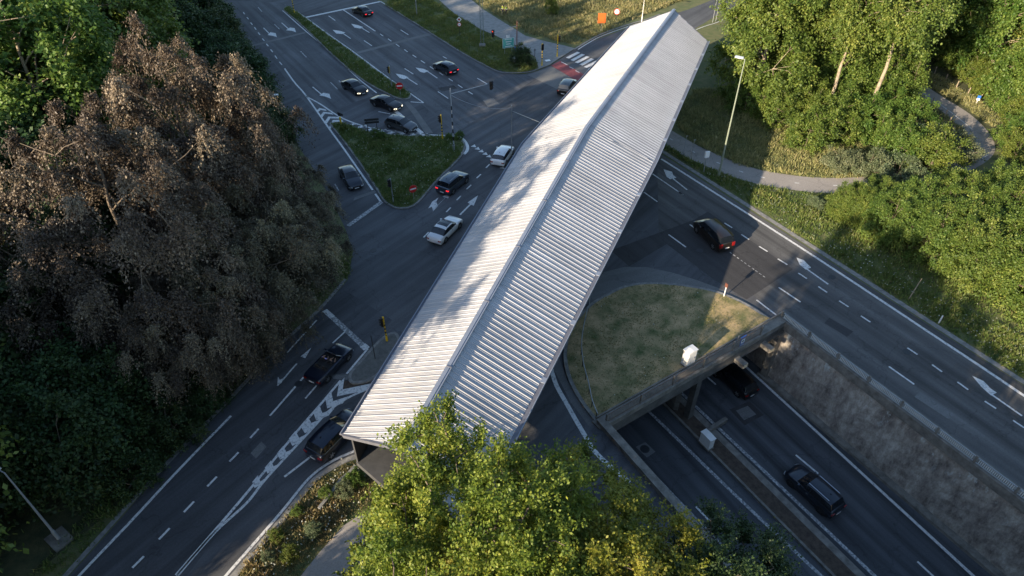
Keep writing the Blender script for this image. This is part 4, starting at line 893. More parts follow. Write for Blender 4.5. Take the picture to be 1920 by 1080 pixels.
mb = MB(); [mb.box((.085, 0, 2.62-k*.16), (.012, .9-.2*(k % 2), .045)) for k in range(2)]; mb.build('lettering', mat('orange_dark', (.5, .1, .02), .5), t)
b = P(953, 102); t = thing('direction_sign', 'white-edged teal direction board with a small white plate on top, on the grassy corner', 'road sign', (b.x, b.y, .1), R(-70))
for y_ in (-.6, .6): MB().tube((0, y_, 0), (0, y_, 2.3), .04, .04, 8).build('post', STEEL, t)
MB().box((.05, 0, 1.75), (.04, 1.9, 1.5)).build('panel', SGRN, t); MB().box((.05, -.05, 2.75), (.03, .5, .4)).build('plate', SWHT, t)
mb = MB()
for k in range(4): mb.box((.075, .05*(k % 2), 2.3-.36*k), (.012, 1.2-.25*(k % 3), .11))
for y_ in (-.93, .93): mb.box((.076, y_, 1.75), (.012, .04, 1.5))
for z_ in (1.02, 2.48): mb.box((.076, 0, z_), (.012, 1.88, .04))
mb.build('lettering', SWHT, t)
b = P(973, 118); t = thing('direction_sign', 'blue arrow-shaped direction sign beside the rusty mast', 'road sign', (b.x, b.y, .1), R(-115))
MB().tube((0, 0, 0), (0, 0, 2.4), .04, .04, 8).build('post', STEEL, t)
for zc_ in (2.15, 1.75):
    mb = MB(); y0, y1 = -.75, .75; f = [(y0, zc_-.17), (y1-.15, zc_-.17), (y1+.1, zc_), (y1-.15, zc_+.17), (y0, zc_+.17)]
    mb.add([(.05, y_, z_) for y_, z_ in f]+[(.02, y_, z_) for y_, z_ in f], [(0, 1, 2, 3, 4), (9, 8, 7, 6, 5)]+[(i, 5+i, 5+(i+1) % 5, (i+1) % 5) for i in range(5)]); mb.build('panel', SBLU, t)
    MB().box((.06, -.1, zc_), (.012, .85, .09)).build('lettering', SWHT, t)
MB().box((.05, -.05, 1.42), (.03, 1.3, .16)).build('plate', SWHT, t)
b = P(1002.5, 112); t = thing('button_post', 'slim black post with a small black top at the edge of the pale footpath', 'post', (b.x, b.y, .1))
MB().tube((0, 0, 0), (0, 0, 1.5), .04, .04, 8).build('post', SBLK, t); MB().box((0, 0, 1.5), (.16, .3, .22)).build('cap', SBLK, t); MB().tube((0, 0, 0), (0, 0, .35), .12, .1, 10).build('base', mat('pale_stone', (.4, .38, .25), .8), t)
b = P(1027, 115); tag(MB().box((b.x, b.y, .14), (.75, .55, .05), R(20)).build('utility_cover', SWHT), 'white rectangular utility cover in the footpath corner', 'utility cover')
b = P(964, 117); tag(MB().prism([(b.x-.5, b.y-.3), (b.x+.1, b.y-.5), (b.x+.4, b.y+.1), (b.x+.1, b.y+.5), (b.x-.4, b.y+.3)], 0.05, .75).build('boulder', mat('pale_rock', (.22, .22, .21), .9, noise=.3, scale=4, bump=.5)), 'pale grey boulder in the grassy corner below the blue arrow sign', 'boulder')
b = P(640, 236); t = thing('beacon_bollard', 'bright yellow beacon bollard with a dark sign head at the tip of the green triangle', 'bollard', (b.x, b.y, .1))
MB().tube((0, 0, 0), (0, 0, 1.15), .14, .12, 12).build('post', YEL, t); MB().box((0, 0, 1.55), (.08, .55, .5), R(60)).build('sign_back', DARKM, t); MB().box((.2, .3, 1.35), (.06, .4, .3), R(60)).build('sign_back', DARKM, t)
b = P(700, 249); t = thing('direction_sign', 'dark backs of two stacked direction boards on two posts in the green triangle', 'road sign', (b.x, b.y, .1), R(100))
for y_ in (-.55, .65): MB().tube((0, y_, 0), (0, y_, 1.9), .045, .045, 8).build('post', DARKM, t)
for z_ in (1.72, 1.35): MB().box((.05, 0, z_), (.04, 1.8, .3)).build('panel', DARKM, t)
b = P(704, 675); t = thing('sign_post', 'slim dark sign post standing on the concrete island', 'post', (b.x, b.y, .15), R(200))
MB().tube((0, 0, 0), (0, 0, 2.7), .035, .035, 8).build('post', DARKM, t); MB().box((.03, 0, 2.65), (.03, .3, .35)).build('sign_back', DARKM, t)
# lamps
def street_lamp(label, base, h, arm, yaw, polem=STEEL, r=.11, head=(.85, .3, .14)):
    b = P(*base); t = thing('street_lamp', label, 'street lamp', (b.x, b.y, .0), yaw)
    MB().tube((0, 0, 0), (0, 0, h), r, r*.45, 12).build('pole', polem, t); MB().tube((0, 0, 0), (0, 0, 1.1), r*1.35, r*1.3, 12).build('base', polem, t)
    if arm > .1: MB().tube((0, 0, h-.02), (arm, 0, h+.10), r*.4, r*.35, 8).build('arm', polem, t)
    lh = MB().box((arm+head[0]*.3, 0, h+.12), head).build('lamp_head', mat('lamp_shell', (.62, .64, .64), .4), t)
    MB().box((arm+head[0]*.3, 0, h+.04), (head[0]*.7, head[1]*.8, .03)).build('glass', HEADO, t); return t
street_lamp('tall greenish lamp post leaning over the shaded bank right of the long roof', (1347, 331), 14.0, .35, R(150), mat('pole_green_grey', (.20, .23, .17), .6), .12)
street_lamp('lamp post on a concrete footing at the dark lower left roadside', (112, 1012), 7.6, .5, R(160), mat('pole_grey', (.32, .33, .34), .5), .09)
b = P(112, 1012); tag(MB().box((b.x, b.y, .09), (1.5, 1.2, .18), R(-35)).build('concrete_footing', CONC), 'square concrete slab around the foot of the lower left lamp post', 'concrete slab')
street_lamp('short white lamp post beside the far end of the long roof', (1203, 42), 4.6, .45, R(180), WHITE, .07, (.6, .22, .12))
b = P(511, 180, 8.0); q = pr((b.x-.9, b.y, 0)); street_lamp('lamp post with a pale flat head emerging from behind the brown-leaved tree', q, 7.9, .7, R(10), DARKM, .09, (1.0, .3, .14))
b = P(782, 30); t = thing('lamp_post', 'pale pole at the top edge of the picture beside the field path', 'lamp post', (b.x, b.y, .0)); MB().tube((0, 0, 0), (0, 0, 7), .09, .06, 10).build('pole', STEEL, t); MB().box((.3, 0, 7), (.8, .25, .12)).build('lamp_head', WHITE, t)
# signs right of the roof
b = P(1319, 322); t = thing('road_sign', 'white box sign on a pale post in front of the tall greenish lamp post', 'road sign', (b.x, b.y, 0), R(-70))
MB().tube((0, 0, 0), (0, 0, 2.1), .07, .06, 8).build('post', STEEL, t); MB().box((.0, 0, 2.3), (.22, .55, .75)).build('cabinet', SWHT, t)
for p_, h_, lb_ in (((1281, 291), 2.6, 'thin grey post by the shaded path, nearest the long roof'), ((1295, 300), 2.7, 'thin grey post by the shaded path, just left of the white box sign')):
    b = P(*p_); t = thing('post', lb_, 'post', (b.x, b.y, 0)); MB().tube((0, 0, 0), (0, 0, h_), .035, .03, 8).build('shaft', STEEL, t); MB().box((.05, 0, h_), (.22, .08, .08)).build('cap', STEEL, t)
b = P(1356.5, 558); t = thing('marker_sign', 'small red marker sign on a pale post at the sunny tip of the median', 'road sign', (b.x, b.y, .15), R(-150))
MB().tube((0, 0, 0), (0, 0, 1.5), .05, .045, 8).build('post', WHITE, t); MB().box((.03, .0, 1.35), (.05, .32, .42)).build('panel', mat('sign_rust', (.13, .05, .035), .6), t)
b = P(1760, 606); t = thing('reflector_post', 'small white reflector post in the grass beyond the right carriageway', 'post', (b.x, b.y, 0)); MB().tube((0, 0, 0), (0, 0, .9), .07, .06, 8).build('post', WHITE, t); MB().box((.06, 0, .75), (.02, .07, .16)).build('reflector', SRED, t)
b = P(1703, 562); t = thing('stake', 'leaning pale wooden stake in the shaded bank below the hedge', 'stake', (b.x, b.y, 0)); MB().tube((0, 0, 0), (.5, .3, 2.3), .06, .03, 6).build('shaft', BARKL, t)
# cabinets
def cabinet(label, corner, z, yaw, sx, sy, h, m=WHITE):
    b = P(*corner, z); t = thing('utility_cabinet', label, 'utility cabinet', (b.x, b.y, z), yaw)
    MB().box((0, 0, .06), (sx+.12, sy+.12, .12)).build('plinth', CONC, t); MB().box((0, 0, .12+h/2), (sx, sy, h)).build('body', m, t)
    mb_ = MB(); zt = .12+h; a_, b_ = sx/2+.05, sy/2+.05
    mb_.add([(-a_, -b_, zt), (a_, -b_, zt), (a_, b_, zt), (-a_, b_, zt), (-a_, -b_, zt+.05), (a_, -b_, zt+.05), (a_, b_, zt+.05), (-a_, b_, zt+.05), (0, -b_, zt+.10), (0, b_, zt+.10)],
            [(3, 2, 1, 0), (0, 1, 5, 4), (2, 3, 7, 6), (4, 5, 8), (6, 7, 9), (5, 6, 9, 8), (7, 4, 8, 9), (1, 2, 6, 5), (3, 0, 4, 7)]); mb_.build('lid', m, t)
    MB().box((0, -sy/2-.01, .12+h*.5), (sx*.9, .02, h*.85)).build('door', m, t); MB().box((sx*.3, -sy/2-.03, .12+h*.5), (.03, .03, .18)).build('handle', DARKM, t)
    MB().box((-sx*.1, -sy/2-.022, .12+h*.25), (.02, .01, h*.3)).build('hinge', DARKM, t); return t
cabinet('tall white utility cabinet casting a long shadow on the sunny median grass', (1289, 682), .15, ba, .95, .62, 1.55)
cabinet('white utility cabinet on the central strip of the sunken road', (1323, 834), ZC+.23, math.atan2(tl.y, tl.x)+math.pi, 1.15, .55, 1.2)
b = TL+BD*(BL*.70)+BN*1.15 if False else P(1390, 640, 0.5)
t = thing('tunnel_sign', 'small blue sign with a white square hung on the railing above the sunken road', 'road sign', (b.x, b.y, .1), math.atan2(BN.y, BN.x))
MB().box((.1, 0, .45), (.05, .62, 1.3)).build('panel', SBLU, t); MB().box((.135, 0, .55), (.02, .42, .42)).build('symbol', SWHT, t); MB().tube((.14, 0, .55), (.155, 0, .55), .11, .11, 10).build('symbol', SBLK, t)
mb = MB(); [mb.box((.132, 0, .18-.12*k), (.015, .42, .05)) for k in range(3)]; mb.build('lettering', mat('pale_blue', (.35, .5, .75), .5), t); MB().tube((-.15, -.34, 0), (-.15, -.34, 1.15), .03, .03, 8).build('post', STEEL, t)
# guard rail on the median
gr = thing('guard_rail', 'curved silver guard rail along the shaded side of the median', 'guard rail')
gp = smooth_line(px((1103, 580), (1097, 602), (1091, 635), (1090, 660), (1094, 690), (1103, 725), (1110, 758), (1120, 783), z=.5), 4)
mb = MB(); mb.path([Vector((q.x, q.y, .95)) for q in gp], .045, 6); mb.build('rail', STEEL, gr)
for q in gp[::3]: MB().tube((q.x, q.y, .1), (q.x, q.y, .95), .035, .035, 6).build('post', DARKM, gr)
b = P(1104, 572); t = thing('road_sign', 'small red-topped post under the right eave of the long roof at the median', 'road sign', (b.x, b.y, .1)); MB().tube((0, 0, 0), (0, 0, 1.5), .05, .05, 8).build('post', STEEL, t); MB().box((0, 0, 1.5), (.1, .35, .35)).build('panel', mat('sign_rust', (.28, .07, .04)), t)
# low wall beside the path, bottom left
wl = [P(*q) for q in ((600, 958), (622, 930), (640, 905), (655, 892), (668, 878))]
w_ = thing('low_wall', 'low pale concrete wall between the flowering verge and the lower left footpath', 'wall'); mb = MB()
for a, b in zip(wl, wl[1:]): d = b-a; mb.box(((a.x+b.x)/2, (a.y+b.y)/2, .2), (d.length+.02, .22, .4), math.atan2(d.y, d.x))
mb.build('wall', KERB, w_)
# fence posts along the woodland path
def side_posts(pts, off, n, label, grp, cat='fence post'):
    base = None
    for i in range(n):
        f = i/(n-1)*(len(pts)-1); k = min(int(f), len(pts)-2); q = pts[k].lerp(pts[k+1], f-k); d = (pts[k+1]-pts[k]).normalized(); q = q+Vector((-d.y, d.x, 0))*off
        if base is None:
            base = thing('fence_post', label, cat, (q.x, q.y, 0), 0, grp); MB().tube((0, 0, 0), (.03, .02, 1.1), .08, .07, 7).build('shaft', BARKL, base)
        else: c_ = copy_tree(base); c_.location = (q.x, q.y, 0); c_.rotation_euler.z = i*1.3
side_posts(px((1695, 140), (1745, 172), (1800, 222), (1815, 255)), -2.3 if False else -1.9, 7, 'short round wooden post on the grassy inner side of the woodland path', 'posts on the inner side of the woodland path')
side_posts(px((1705, 128), (1765, 168), (1830, 208)), 2.4, 7, 'short round wooden post on the tree side of the woodland path', 'posts on the tree side of the woodland path')
b = P(1829, 197); t = thing('path_sign', 'small blue and white sign on a post between trees and woodland path', 'sign', (b.x, b.y, 0), R(-120)); MB().tube((0, 0, 0), (0, 0, 1.3), .04, .04, 8).build('post', WHITE, t); MB().box((.04, 0, 1.2), (.04, .4, .4)).build('panel', SBLU, t); MB().box((.04, 0, .85), (.04, .4, .25)).build('plate', SWHT, t)
for p_, lb_ in (((1336, 42), 'thin tall pole beside the path at the far end of the roof, left of two'), ((1342, 40), 'thin tall pole beside the path at the far end of the roof, right of two')):
    b = P(*p_); t = thing('pole', lb_, 'pole', (b.x, b.y, 0)); MB().tube((0, 0, 0), (0, 0, 4.5), .05, .04, 8).build('shaft', STEEL, t); MB().box((0, .0, 4.4), (.1, .5, .12)).build('crossbar', STEEL, t)
# ---- END OBJECTS

# ================================================================ vegetation
def leaf_mesh(name, cen, axis, nrm, ln, wd, tint, m):
    """rhombic leaves: centre, axis, normal arrays (n,3); length, width arrays"""
    n = len(cen)
    axis = axis/np.maximum(np.linalg.norm(axis, axis=1, keepdims=True), 1e-6)
    side = np.cross(nrm, axis); side /= np.maximum(np.linalg.norm(side, axis=1, keepdims=True), 1e-6)
    V = np.empty((n, 4, 3), np.float32)
    V[:, 0] = cen-axis*ln[:, None]*.5; V[:, 2] = cen+axis*ln[:, None]*.5
    V[:, 1] = cen+side*wd[:, None]*.5; V[:, 3] = cen-side*wd[:, None]*.5
    me = bpy.data.meshes.new(name); me.vertices.add(4*n); me.vertices.foreach_set('co', V.reshape(-1))
    me.loops.add(4*n); me.loops.foreach_set('vertex_index', np.arange(4*n, dtype=np.int32))
    me.polygons.add(n); me.polygons.foreach_set('loop_start', np.arange(0, 4*n, 4, dtype=np.int32)); me.polygons.foreach_set('loop_total', np.full(n, 4, np.int32))
    at = me.attributes.new('tint', 'FLOAT', 'FACE'); at.data.foreach_set('value', tint.astype(np.float32))
    me.materials.append(m); me.update(calc_edges=True); return me
def make_tree(seed, H, Rr, zc, rz, nclump, nspray, nleaf, leaf, spray, droop, lm, bark, trunk_r=.35, shell=.5, lobes=.25, wood=True, bare=0, lean=(0, 0), up=.35, limbs=9):
    """returns (wood mesh, crown mesh). Leaves sit along sprays that arch out of clumps; clumps sit on branches."""
    rg = np.random.default_rng(seed)
    d = rg.normal(size=(nclump, 3)); d[:, 2] = d[:, 2]*.9+.12; d /= np.linalg.norm(d, axis=1, keepdims=True)
    ph = rg.uniform(0, 6.28, 6)
    th = np.arctan2(d[:, 1], d[:, 0])
    lob = 1+lobes*(np.sin(3*th+ph[0])*.5+np.sin(5*th+ph[1]+2*d[:, 2])*.3+np.sin(4*d[:, 2]+ph[2])*.35+rg.normal(size=nclump)*.25)
    f = (shell+(1-shell)*rg.uniform(size=nclump)**.6)*lob
    cen = np.stack([d[:, 0]*Rr*f, d[:, 1]*Rr*f, zc+d[:, 2]*rz*f], 1); cen[:, 2] = np.maximum(cen[:, 2], .4)
    cen[:, 0] += lean[0]*cen[:, 2]/H; cen[:, 1] += lean[1]*cen[:, 2]/H
    # sprays
    nb = nclump*nspray; c = np.repeat(cen, nspray, 0); dd = np.repeat(d, nspray, 0)
    sdir = dd*.55+rg.normal(size=(nb, 3))*.62; sdir[:, 2] += up; sdir /= np.linalg.norm(sdir, axis=1, keepdims=True)
    sl_ = spray*rg.uniform(.5, 1.25, nb); ctint = np.repeat(rg.normal(0, .19 if Rr > 9 else .13, nclump), nspray)
    t = rg.uniform(.05, 1, (nb, nleaf)); hor = np.linalg.norm(sdir[:, :2], axis=1)
    p = c[:, None]+sdir[:, None]*(t*sl_[:, None])[..., None]; p[..., 2] -= droop*sl_[:, None]*t**2*(.4+hor[:, None])
    p += rg.normal(size=p.shape)*leaf*.8
    tang = sdir[:, None]+np.zeros_like(p); tang[..., 2] -= 2*droop*t
    ax = tang+rg.normal(size=p.shape)*.7
    nr_ = rg.normal(size=p.shape)*.55; nr_[..., 2] += .8; nr_ += dd[:, None]*.45
    n = nb*nleaf; ln = leaf*rg.uniform(.7, 1.5, n); wd = ln*rg.uniform(.5, .8, n)
    tint = np.clip(.42+np.repeat(ctint, nleaf)+rg.normal(0, .17, n), 0, 1)
    P_ = p.reshape(-1, 3); keep = P_[:, 2] > .05
    crown = leaf_mesh('crown', P_[keep], ax.reshape(-1, 3)[keep], nr_.reshape(-1, 3)[keep], ln[keep], wd[keep], tint[keep], lm)
    if not wood: return None, crown
    mb = MB(); pts = [Vector((0, 0, -.2))]; zt = min(H*.93, zc+rz*.8)
    nseg = 8
    for i in range(1, nseg+1):
        z = zt*i/nseg; pts.append(Vector((lean[0]*z/H+rg.normal()*.012*z, lean[1]*z/H+rg.normal()*.012*z, z)))
    for i in range(nseg): mb.tube(pts[i], pts[i+1], trunk_r*(1-.85*i/nseg)*(1.25 if i == 0 else 1), trunk_r*(1-.85*(i+1)/nseg), 8, cap=False)
    ctr = [Vector(x) for x in cen]; order = list(rg.permutation(nclump)); mains = []
    for k in order[:limbs]:
        e = ctr[k]; zb = max(.25*H if zc > H*.4 else .1*H, e.z-(Vector((e.x, e.y)).length)*rg.uniform(.5, .9)); zb = min(zb, zt*.95)
        j = min(int(zb/zt*nseg), nseg-1); s0 = pts[j].lerp(pts[j+1], zb/zt*nseg-j)
        r0 = trunk_r*(1-.85*zb/zt)*.6; prev = s0; n_ = 5; nodes = [s0]
        for q in range(1, n_+1):
            u_ = q/n_; x = s0.lerp(e, u_)+Vector((rg.normal()*.03, rg.normal()*.03, math.sin(u_*3.1)*.06))*(e-s0).length; nodes.append(x)
            mb.tube(prev, x, r0*(1-.8*(q-1)/n_), r0*(1-.8*q/n_), 6, cap=False); prev = x
        mains += nodes[1:]
    for k in order[limbs:]:
        e = ctr[k]; b_ = min(mains, key=lambda m_: (m_-e).length+max(0, m_.z-e.z)*1.0) if mains else pts[4]
        if (b_-e).length < .2: continue
        r0 = max(.022, trunk_r*.085); m1_ = b_.lerp(e, .5)+Vector((rg.normal(), rg.normal(), abs(rg.normal())))*.06*(e-b_).length
        mb.tube(b_, m1_, r0*1.4, r0, 5, cap=False); mb.tube(m1_, e, r0, r0*.6, 5, cap=False)
        if len(mains) < 400: mains.append(m1_)
    for k in range(bare):    # leafless twigs poking out of the crown
        e = ctr[order[k]]; dk = Vector(d[order[k]]); dk.z = abs(dk.z)*.8+.35; prev = e
        for q in range(4):
            x = prev+(dk+Vector(rg.normal(size=3))*.55).normalized()*Rr*.085
            mb.tube(prev, x, .05-.009*q, .045-.010*q, 5, cap=False)
            if q: y_ = prev+(dk+Vector(rg.normal(size=3))*1.1).normalized()*Rr*.07; mb.tube(prev, y_, .03, .012, 4, cap=False)
            prev = x
    me = bpy.data.meshes.new('trunk'); me.from_pydata(mb.v, [], mb.f); me.materials.append(bark); me.polygons.foreach_set('use_smooth', [True]*len(me.polygons)); me.update()
    return me, crown
def plant(name, cat, label, protos, loc, sc=1.0, rz=0.0, group=None, sz=None, mat_=None):
    t = thing(name, label, cat, (loc[0], loc[1], loc[2] if len(loc) > 2 else 0), rz, group); t.scale = (sc, sc, sz or sc)
    for nm, me in zip(('trunk', 'crown'), protos):
        if me is None: continue
        o = bpy.data.objects.new(nm, me); COL.objects.link(o); o.parent = t
        if mat_ and nm == 'crown': o.material_slots[0].link = 'OBJECT'; o.material_slots[0].material = mat_
    return t
PR = {}
PR['fg'] = make_tree(11, 19, 5.6, 14.3, 5.3, 270, 18, 36, .13, 1.4, .25, L_FG, BARK, .34, .45, .28, up=.55, limbs=14, bare=4)
PR['fg2'] = make_tree(12, 17, 5.2, 11.5, 5.0, 210, 18, 35, .13, 1.4, .28, L_FG, BARK, .30, .45, .30, up=.5, limbs=12, bare=3)
PR['cop'] = make_tree(21, 24, 11.0, 12.0, 10.5, 210, 34, 30, .175, 1.9, .95, L_COP, BARK, .42, .56, .34, up=.15, limbs=14, bare=12)
PR['cop2'] = make_tree(22, 24, 10.0, 12.0, 10.5, 200, 34, 30, .175, 1.9, 1.05, L_COP, BARK, .42, .56, .24, up=.15, limbs=14, bare=8)
PR['g1'] = make_tree(31, 20, 6.2, 10.4, 9.6, 190, 17, 22, .27, 1.7, .35, L_GRN, BARKL, .32, .5, .28, limbs=12, bare=2)
PR['g2'] = make_tree(32, 20, 6.8, 10.2, 9.8, 200, 17, 22, .27, 1.7, .55, L_GRN, BARKL, .34, .5, .30, limbs=12, bare=3)
PR['g3'] = make_tree(33, 22, 5.0, 16.0, 5.5, 130, 13, 20, .25, 1.9, .6, L_GRN, BARKL, .30, .45, .34, limbs=9, bare=2)
PR['lo'] = make_tree(34, 10, 5.2, 5.2, 4.9, 170, 13, 20, .24, 1.6, .4, L_GRN, BARK, .2, .5, .25, limbs=8)
PR['sh'] = make_tree(35, 4, 2.2, 1.8, 1.9, 60, 12, 18, .15, .8, .25, L_GRN, BARK, .07, .45, .3, limbs=6)
PR['sh2'] = make_tree(36, 3, 1.9, 1.3, 1.4, 50, 12, 18, .13, .7, .2, L_GREY, BARK, .05, .4, .35, limbs=6)

# foreground trees below the camera
plant('maple_tree', 'tree', 'large sunlit yellow-green tree in the foreground covering the near end of the long roof', PR['fg'], (-1.7, 15.3), .88, .9, sz=.98)
plant('maple_tree', 'tree', 'sunlit yellow-green foreground tree right of centre, above the right-turn road', PR['fg2'], (3.2, 14.3), 1.0, 2.2)
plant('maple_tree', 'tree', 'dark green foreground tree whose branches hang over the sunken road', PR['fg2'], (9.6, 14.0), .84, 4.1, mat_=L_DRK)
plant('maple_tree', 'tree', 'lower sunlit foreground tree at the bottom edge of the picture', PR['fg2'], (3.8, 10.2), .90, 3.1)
for i, (x, y, s) in enumerate(((1.5, 16.5, .95), (6.0, 13.0, 1.0), (9.0, 9.0, 1.05), (0.5, 11.5, .8))):  # unseen low trees, added to keep sun off the sunken road's wall
    plant('understorey_tree', 'tree', 'low dark leafy tree added unseen beneath the sunlit foreground trees for its shade', PR['lo'], (x, y), s, i, 'added shade trees beneath the foreground crowns', mat_=L_DRK)
plant('maple_tree', 'tree', 'small yellow-green tree at the near left corner of the long roof', PR['lo'], (-5.6, 19.4), .60, 2.6, sz=1.02, mat_=L_FG)
# copper beeches and neighbours on the left
plant('copper_beech', 'tree', 'huge sunlit copper-leaved beech on the left, the nearer of the two brown trees', PR['cop'], (-29.4, 42.2), .82, .3, sz=.92)
plant('copper_beech', 'tree', 'tall copper-leaved beech with bare twig tops, the farther of the two brown trees', PR['cop2'], (-27.8, 52.6), .80, 1.9, sz=.98)
plant('copper_beech', 'tree', 'small dark brown beech hanging over the kerb beside the dark blue saloon', PR['cop'], (-23.8, 58.0), .42, 1.0)
plant('copper_beech', 'tree', 'small dark brown beech at the roadside above the open-top car', PR['cop'], (-21.2, 49.5), .50, 5.0)
plant('copper_beech', 'tree', 'lower dark brown beech drooping to the kerb of the lower left road', PR['cop2'], (-21.2, 42.5), .62, 4.0)
plant('copper_beech', 'tree', 'lowest dark brown beech, its branches hanging near the lower left road', PR['cop2'], (-23.6, 37.5), .55, 2.0)
for i, (x, y, s, k, rz) in enumerate(((-44, 60, 1.28, 'g1', 0), (-52, 72, 1.15, 'g2', 1), (-46, 72, 1.3, 'g2', 2.5), (-48, 88, .85, 'g1', 4), (-58, 58, 1.15, 'g2', 5), (-66, 74, 1.1, 'g1', 3), (-58, 84, 1.05, 'g1', 1.5),
        (-56, 101, 1.0, 'g2', .6), (-64, 98, 1.1, 'g2', 2.8), (-64, 116, 1.1, 'g1', 3.6), (-70, 92, 1.1, 'g1', .9), (-60, 110, 1.1, 'g2', 1.2), (-68, 132, 1.1, 'g2', 5.5), (-54, 46, .95, 'g1', 2.2), (-80, 110, 1.2, 'g2', 0))):
    plant('deciduous_tree', 'tree', 'green tree of the wood behind the copper beeches', PR[k], (x, y), s, rz, 'trees of the wood behind the copper beeches')
plant('deciduous_tree', 'tree', 'small dark green tree at the roadside right of the farther copper beech', PR['lo'], (-36.0, 84), .95, 1.0, mat_=L_DRK)
for i, (x, y, s) in enumerate(((-40.5, 93, .8), (-44, 100, .85), (-48, 107, .9), (-52, 114, .95), (-57, 123, 1.1), (-46, 95, 1.1), (-53, 104, 1.1))):
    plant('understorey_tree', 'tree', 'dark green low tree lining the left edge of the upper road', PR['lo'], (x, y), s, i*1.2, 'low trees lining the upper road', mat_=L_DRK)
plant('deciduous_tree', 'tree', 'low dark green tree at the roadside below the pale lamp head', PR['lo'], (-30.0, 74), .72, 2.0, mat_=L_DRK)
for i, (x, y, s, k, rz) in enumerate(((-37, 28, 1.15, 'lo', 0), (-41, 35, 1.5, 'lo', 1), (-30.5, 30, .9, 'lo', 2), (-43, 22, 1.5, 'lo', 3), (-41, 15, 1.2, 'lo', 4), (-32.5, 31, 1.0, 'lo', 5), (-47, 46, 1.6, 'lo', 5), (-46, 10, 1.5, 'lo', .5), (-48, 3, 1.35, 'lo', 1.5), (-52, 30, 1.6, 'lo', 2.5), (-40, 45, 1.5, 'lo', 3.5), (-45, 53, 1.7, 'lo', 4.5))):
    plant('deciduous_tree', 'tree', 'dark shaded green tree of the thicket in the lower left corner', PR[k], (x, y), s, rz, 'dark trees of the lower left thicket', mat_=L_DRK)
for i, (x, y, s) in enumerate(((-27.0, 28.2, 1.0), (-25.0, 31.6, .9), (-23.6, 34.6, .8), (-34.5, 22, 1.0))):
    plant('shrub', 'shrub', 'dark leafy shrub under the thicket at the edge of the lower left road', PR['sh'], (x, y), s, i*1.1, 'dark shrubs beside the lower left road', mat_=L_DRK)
# trees toward the low sun, beyond the frame, whose shade covers the junction
for i, (x, y, s, k) in enumerate(((-52, -2, 1.0, 'g1'), (-60, 8, 1.0, 'g2'), (-66, 22, 1.0, 'g1'), (-72, 4, 1.0, 'g1'), (-42.5, 10.5, 1.34, 'g1'), (-39.5, 19.5, 1.38, 'g2'))):
    plant('deciduous_tree', 'tree', 'green tree of the wood beyond the left edge of the picture', PR[k], (x, y), s, i*.9, 'wood beyond the left edge')
for i, (x, y, s, k) in enumerate(((16, -4, 1.1, 'g2'), (27, -6, 1.15, 'g1'), (9, -14, 1.1, 'g1'), (38, -10, 1.15, 'g2'), (20, -20, 1.2, 'g1'), (50, -4, 1.1, 'g1'), (31, -24, 1.2, 'g2'), (15, 7, 1.25, 'lo'), (22, 3, 1.3, 'lo'), (29, -1, 1.3, 'lo'), (8, 3, 1.3, 'lo'), (-21, 4, 1.2, 'lo'), (-13, -2, 1.4, 'lo'), (18, -2, 1.5, 'lo'))):
    plant('deciduous_tree', 'tree', 'green tree of the wood behind the viewpoint', PR[k], (x, y), s, i*1.3, 'wood behind the viewpoint')
# right-hand wood
plant('deciduous_tree', 'tree', 'broad sunlit tree behind the tall lamp post, right of the far roof end', PR['g1'], (33.5, 88.5), 1.0, 1.2)
plant('deciduous_tree', 'tree', 'pale green tree with a clean leaning trunk left of the path', PR['g3'], (46.5, 82.5), .98, 2.0)
plant('deciduous_tree', 'tree', 'slender bare-trunked tree between the broad sunlit tree and the leaning trunk', PR['g3'], (41.5, 83.5), .92, 4.4)
plant('deciduous_tree', 'tree', 'tree with a forked pale trunk at the top of the woodland path', PR['g3'], (52, 94), 1.1, .7)
for i, (x, y, s, k, rz) in enumerate(((40, 98, 1.0, 'g2', 0), (49, 103, 1.05, 'g1', 1), (62, 108, 1.05, 'g2', 2), (70, 97, 1.0, 'g1', 3), (76, 88, 1.0, 'g2', 4), (76, 96, 1.1, 'g1', 5), (68, 106, 1.1, 'g2', 1.4), (58, 114, 1.1, 'g1', 2.4), (82, 84, 1.1, 'g1', 3.4), (45, 115, 1.1, 'g2', 4.4), (86, 100, 1.15, 'g2', 5.4), (76, 114, 1.15, 'g1', .4), (80, 72, 1.0, 'g2', .8), (90, 78, 1.1, 'g1', 2.2), (66, 128, 1.2, 'g2', 3.3), (52, 130, 1.2, 'g1', 4.1), (96, 112, 1.2, 'g1', 1.1), (90, 62, 1.0, 'g2', 2.9))):
    plant('deciduous_tree', 'tree', 'sunlit green tree of the wood beyond the woodland path', PR[k], (x, y), s, rz, 'trees of the wood beyond the woodland path')
for i, (x, y, s, rz) in enumerate(((36.5, 93, 1.0, 0), (45, 89, .9, 1), (50.5, 87, .8, 2), (72, 84, .9, 5), (76, 74, 1.0, .5), (54, 99, 1.1, 1.5), (82, 64, 1.1, 2.5), (38, 87, .7, 3.5), (71, 87, 1.1, 4.5), (88, 70, 1.1, 5.5))):
    plant('understorey_tree', 'tree', 'low leafy tree filling the foot of the wood beyond the woodland path', PR['lo'], (x, y), s, rz, 'low trees at the foot of the right-hand wood')
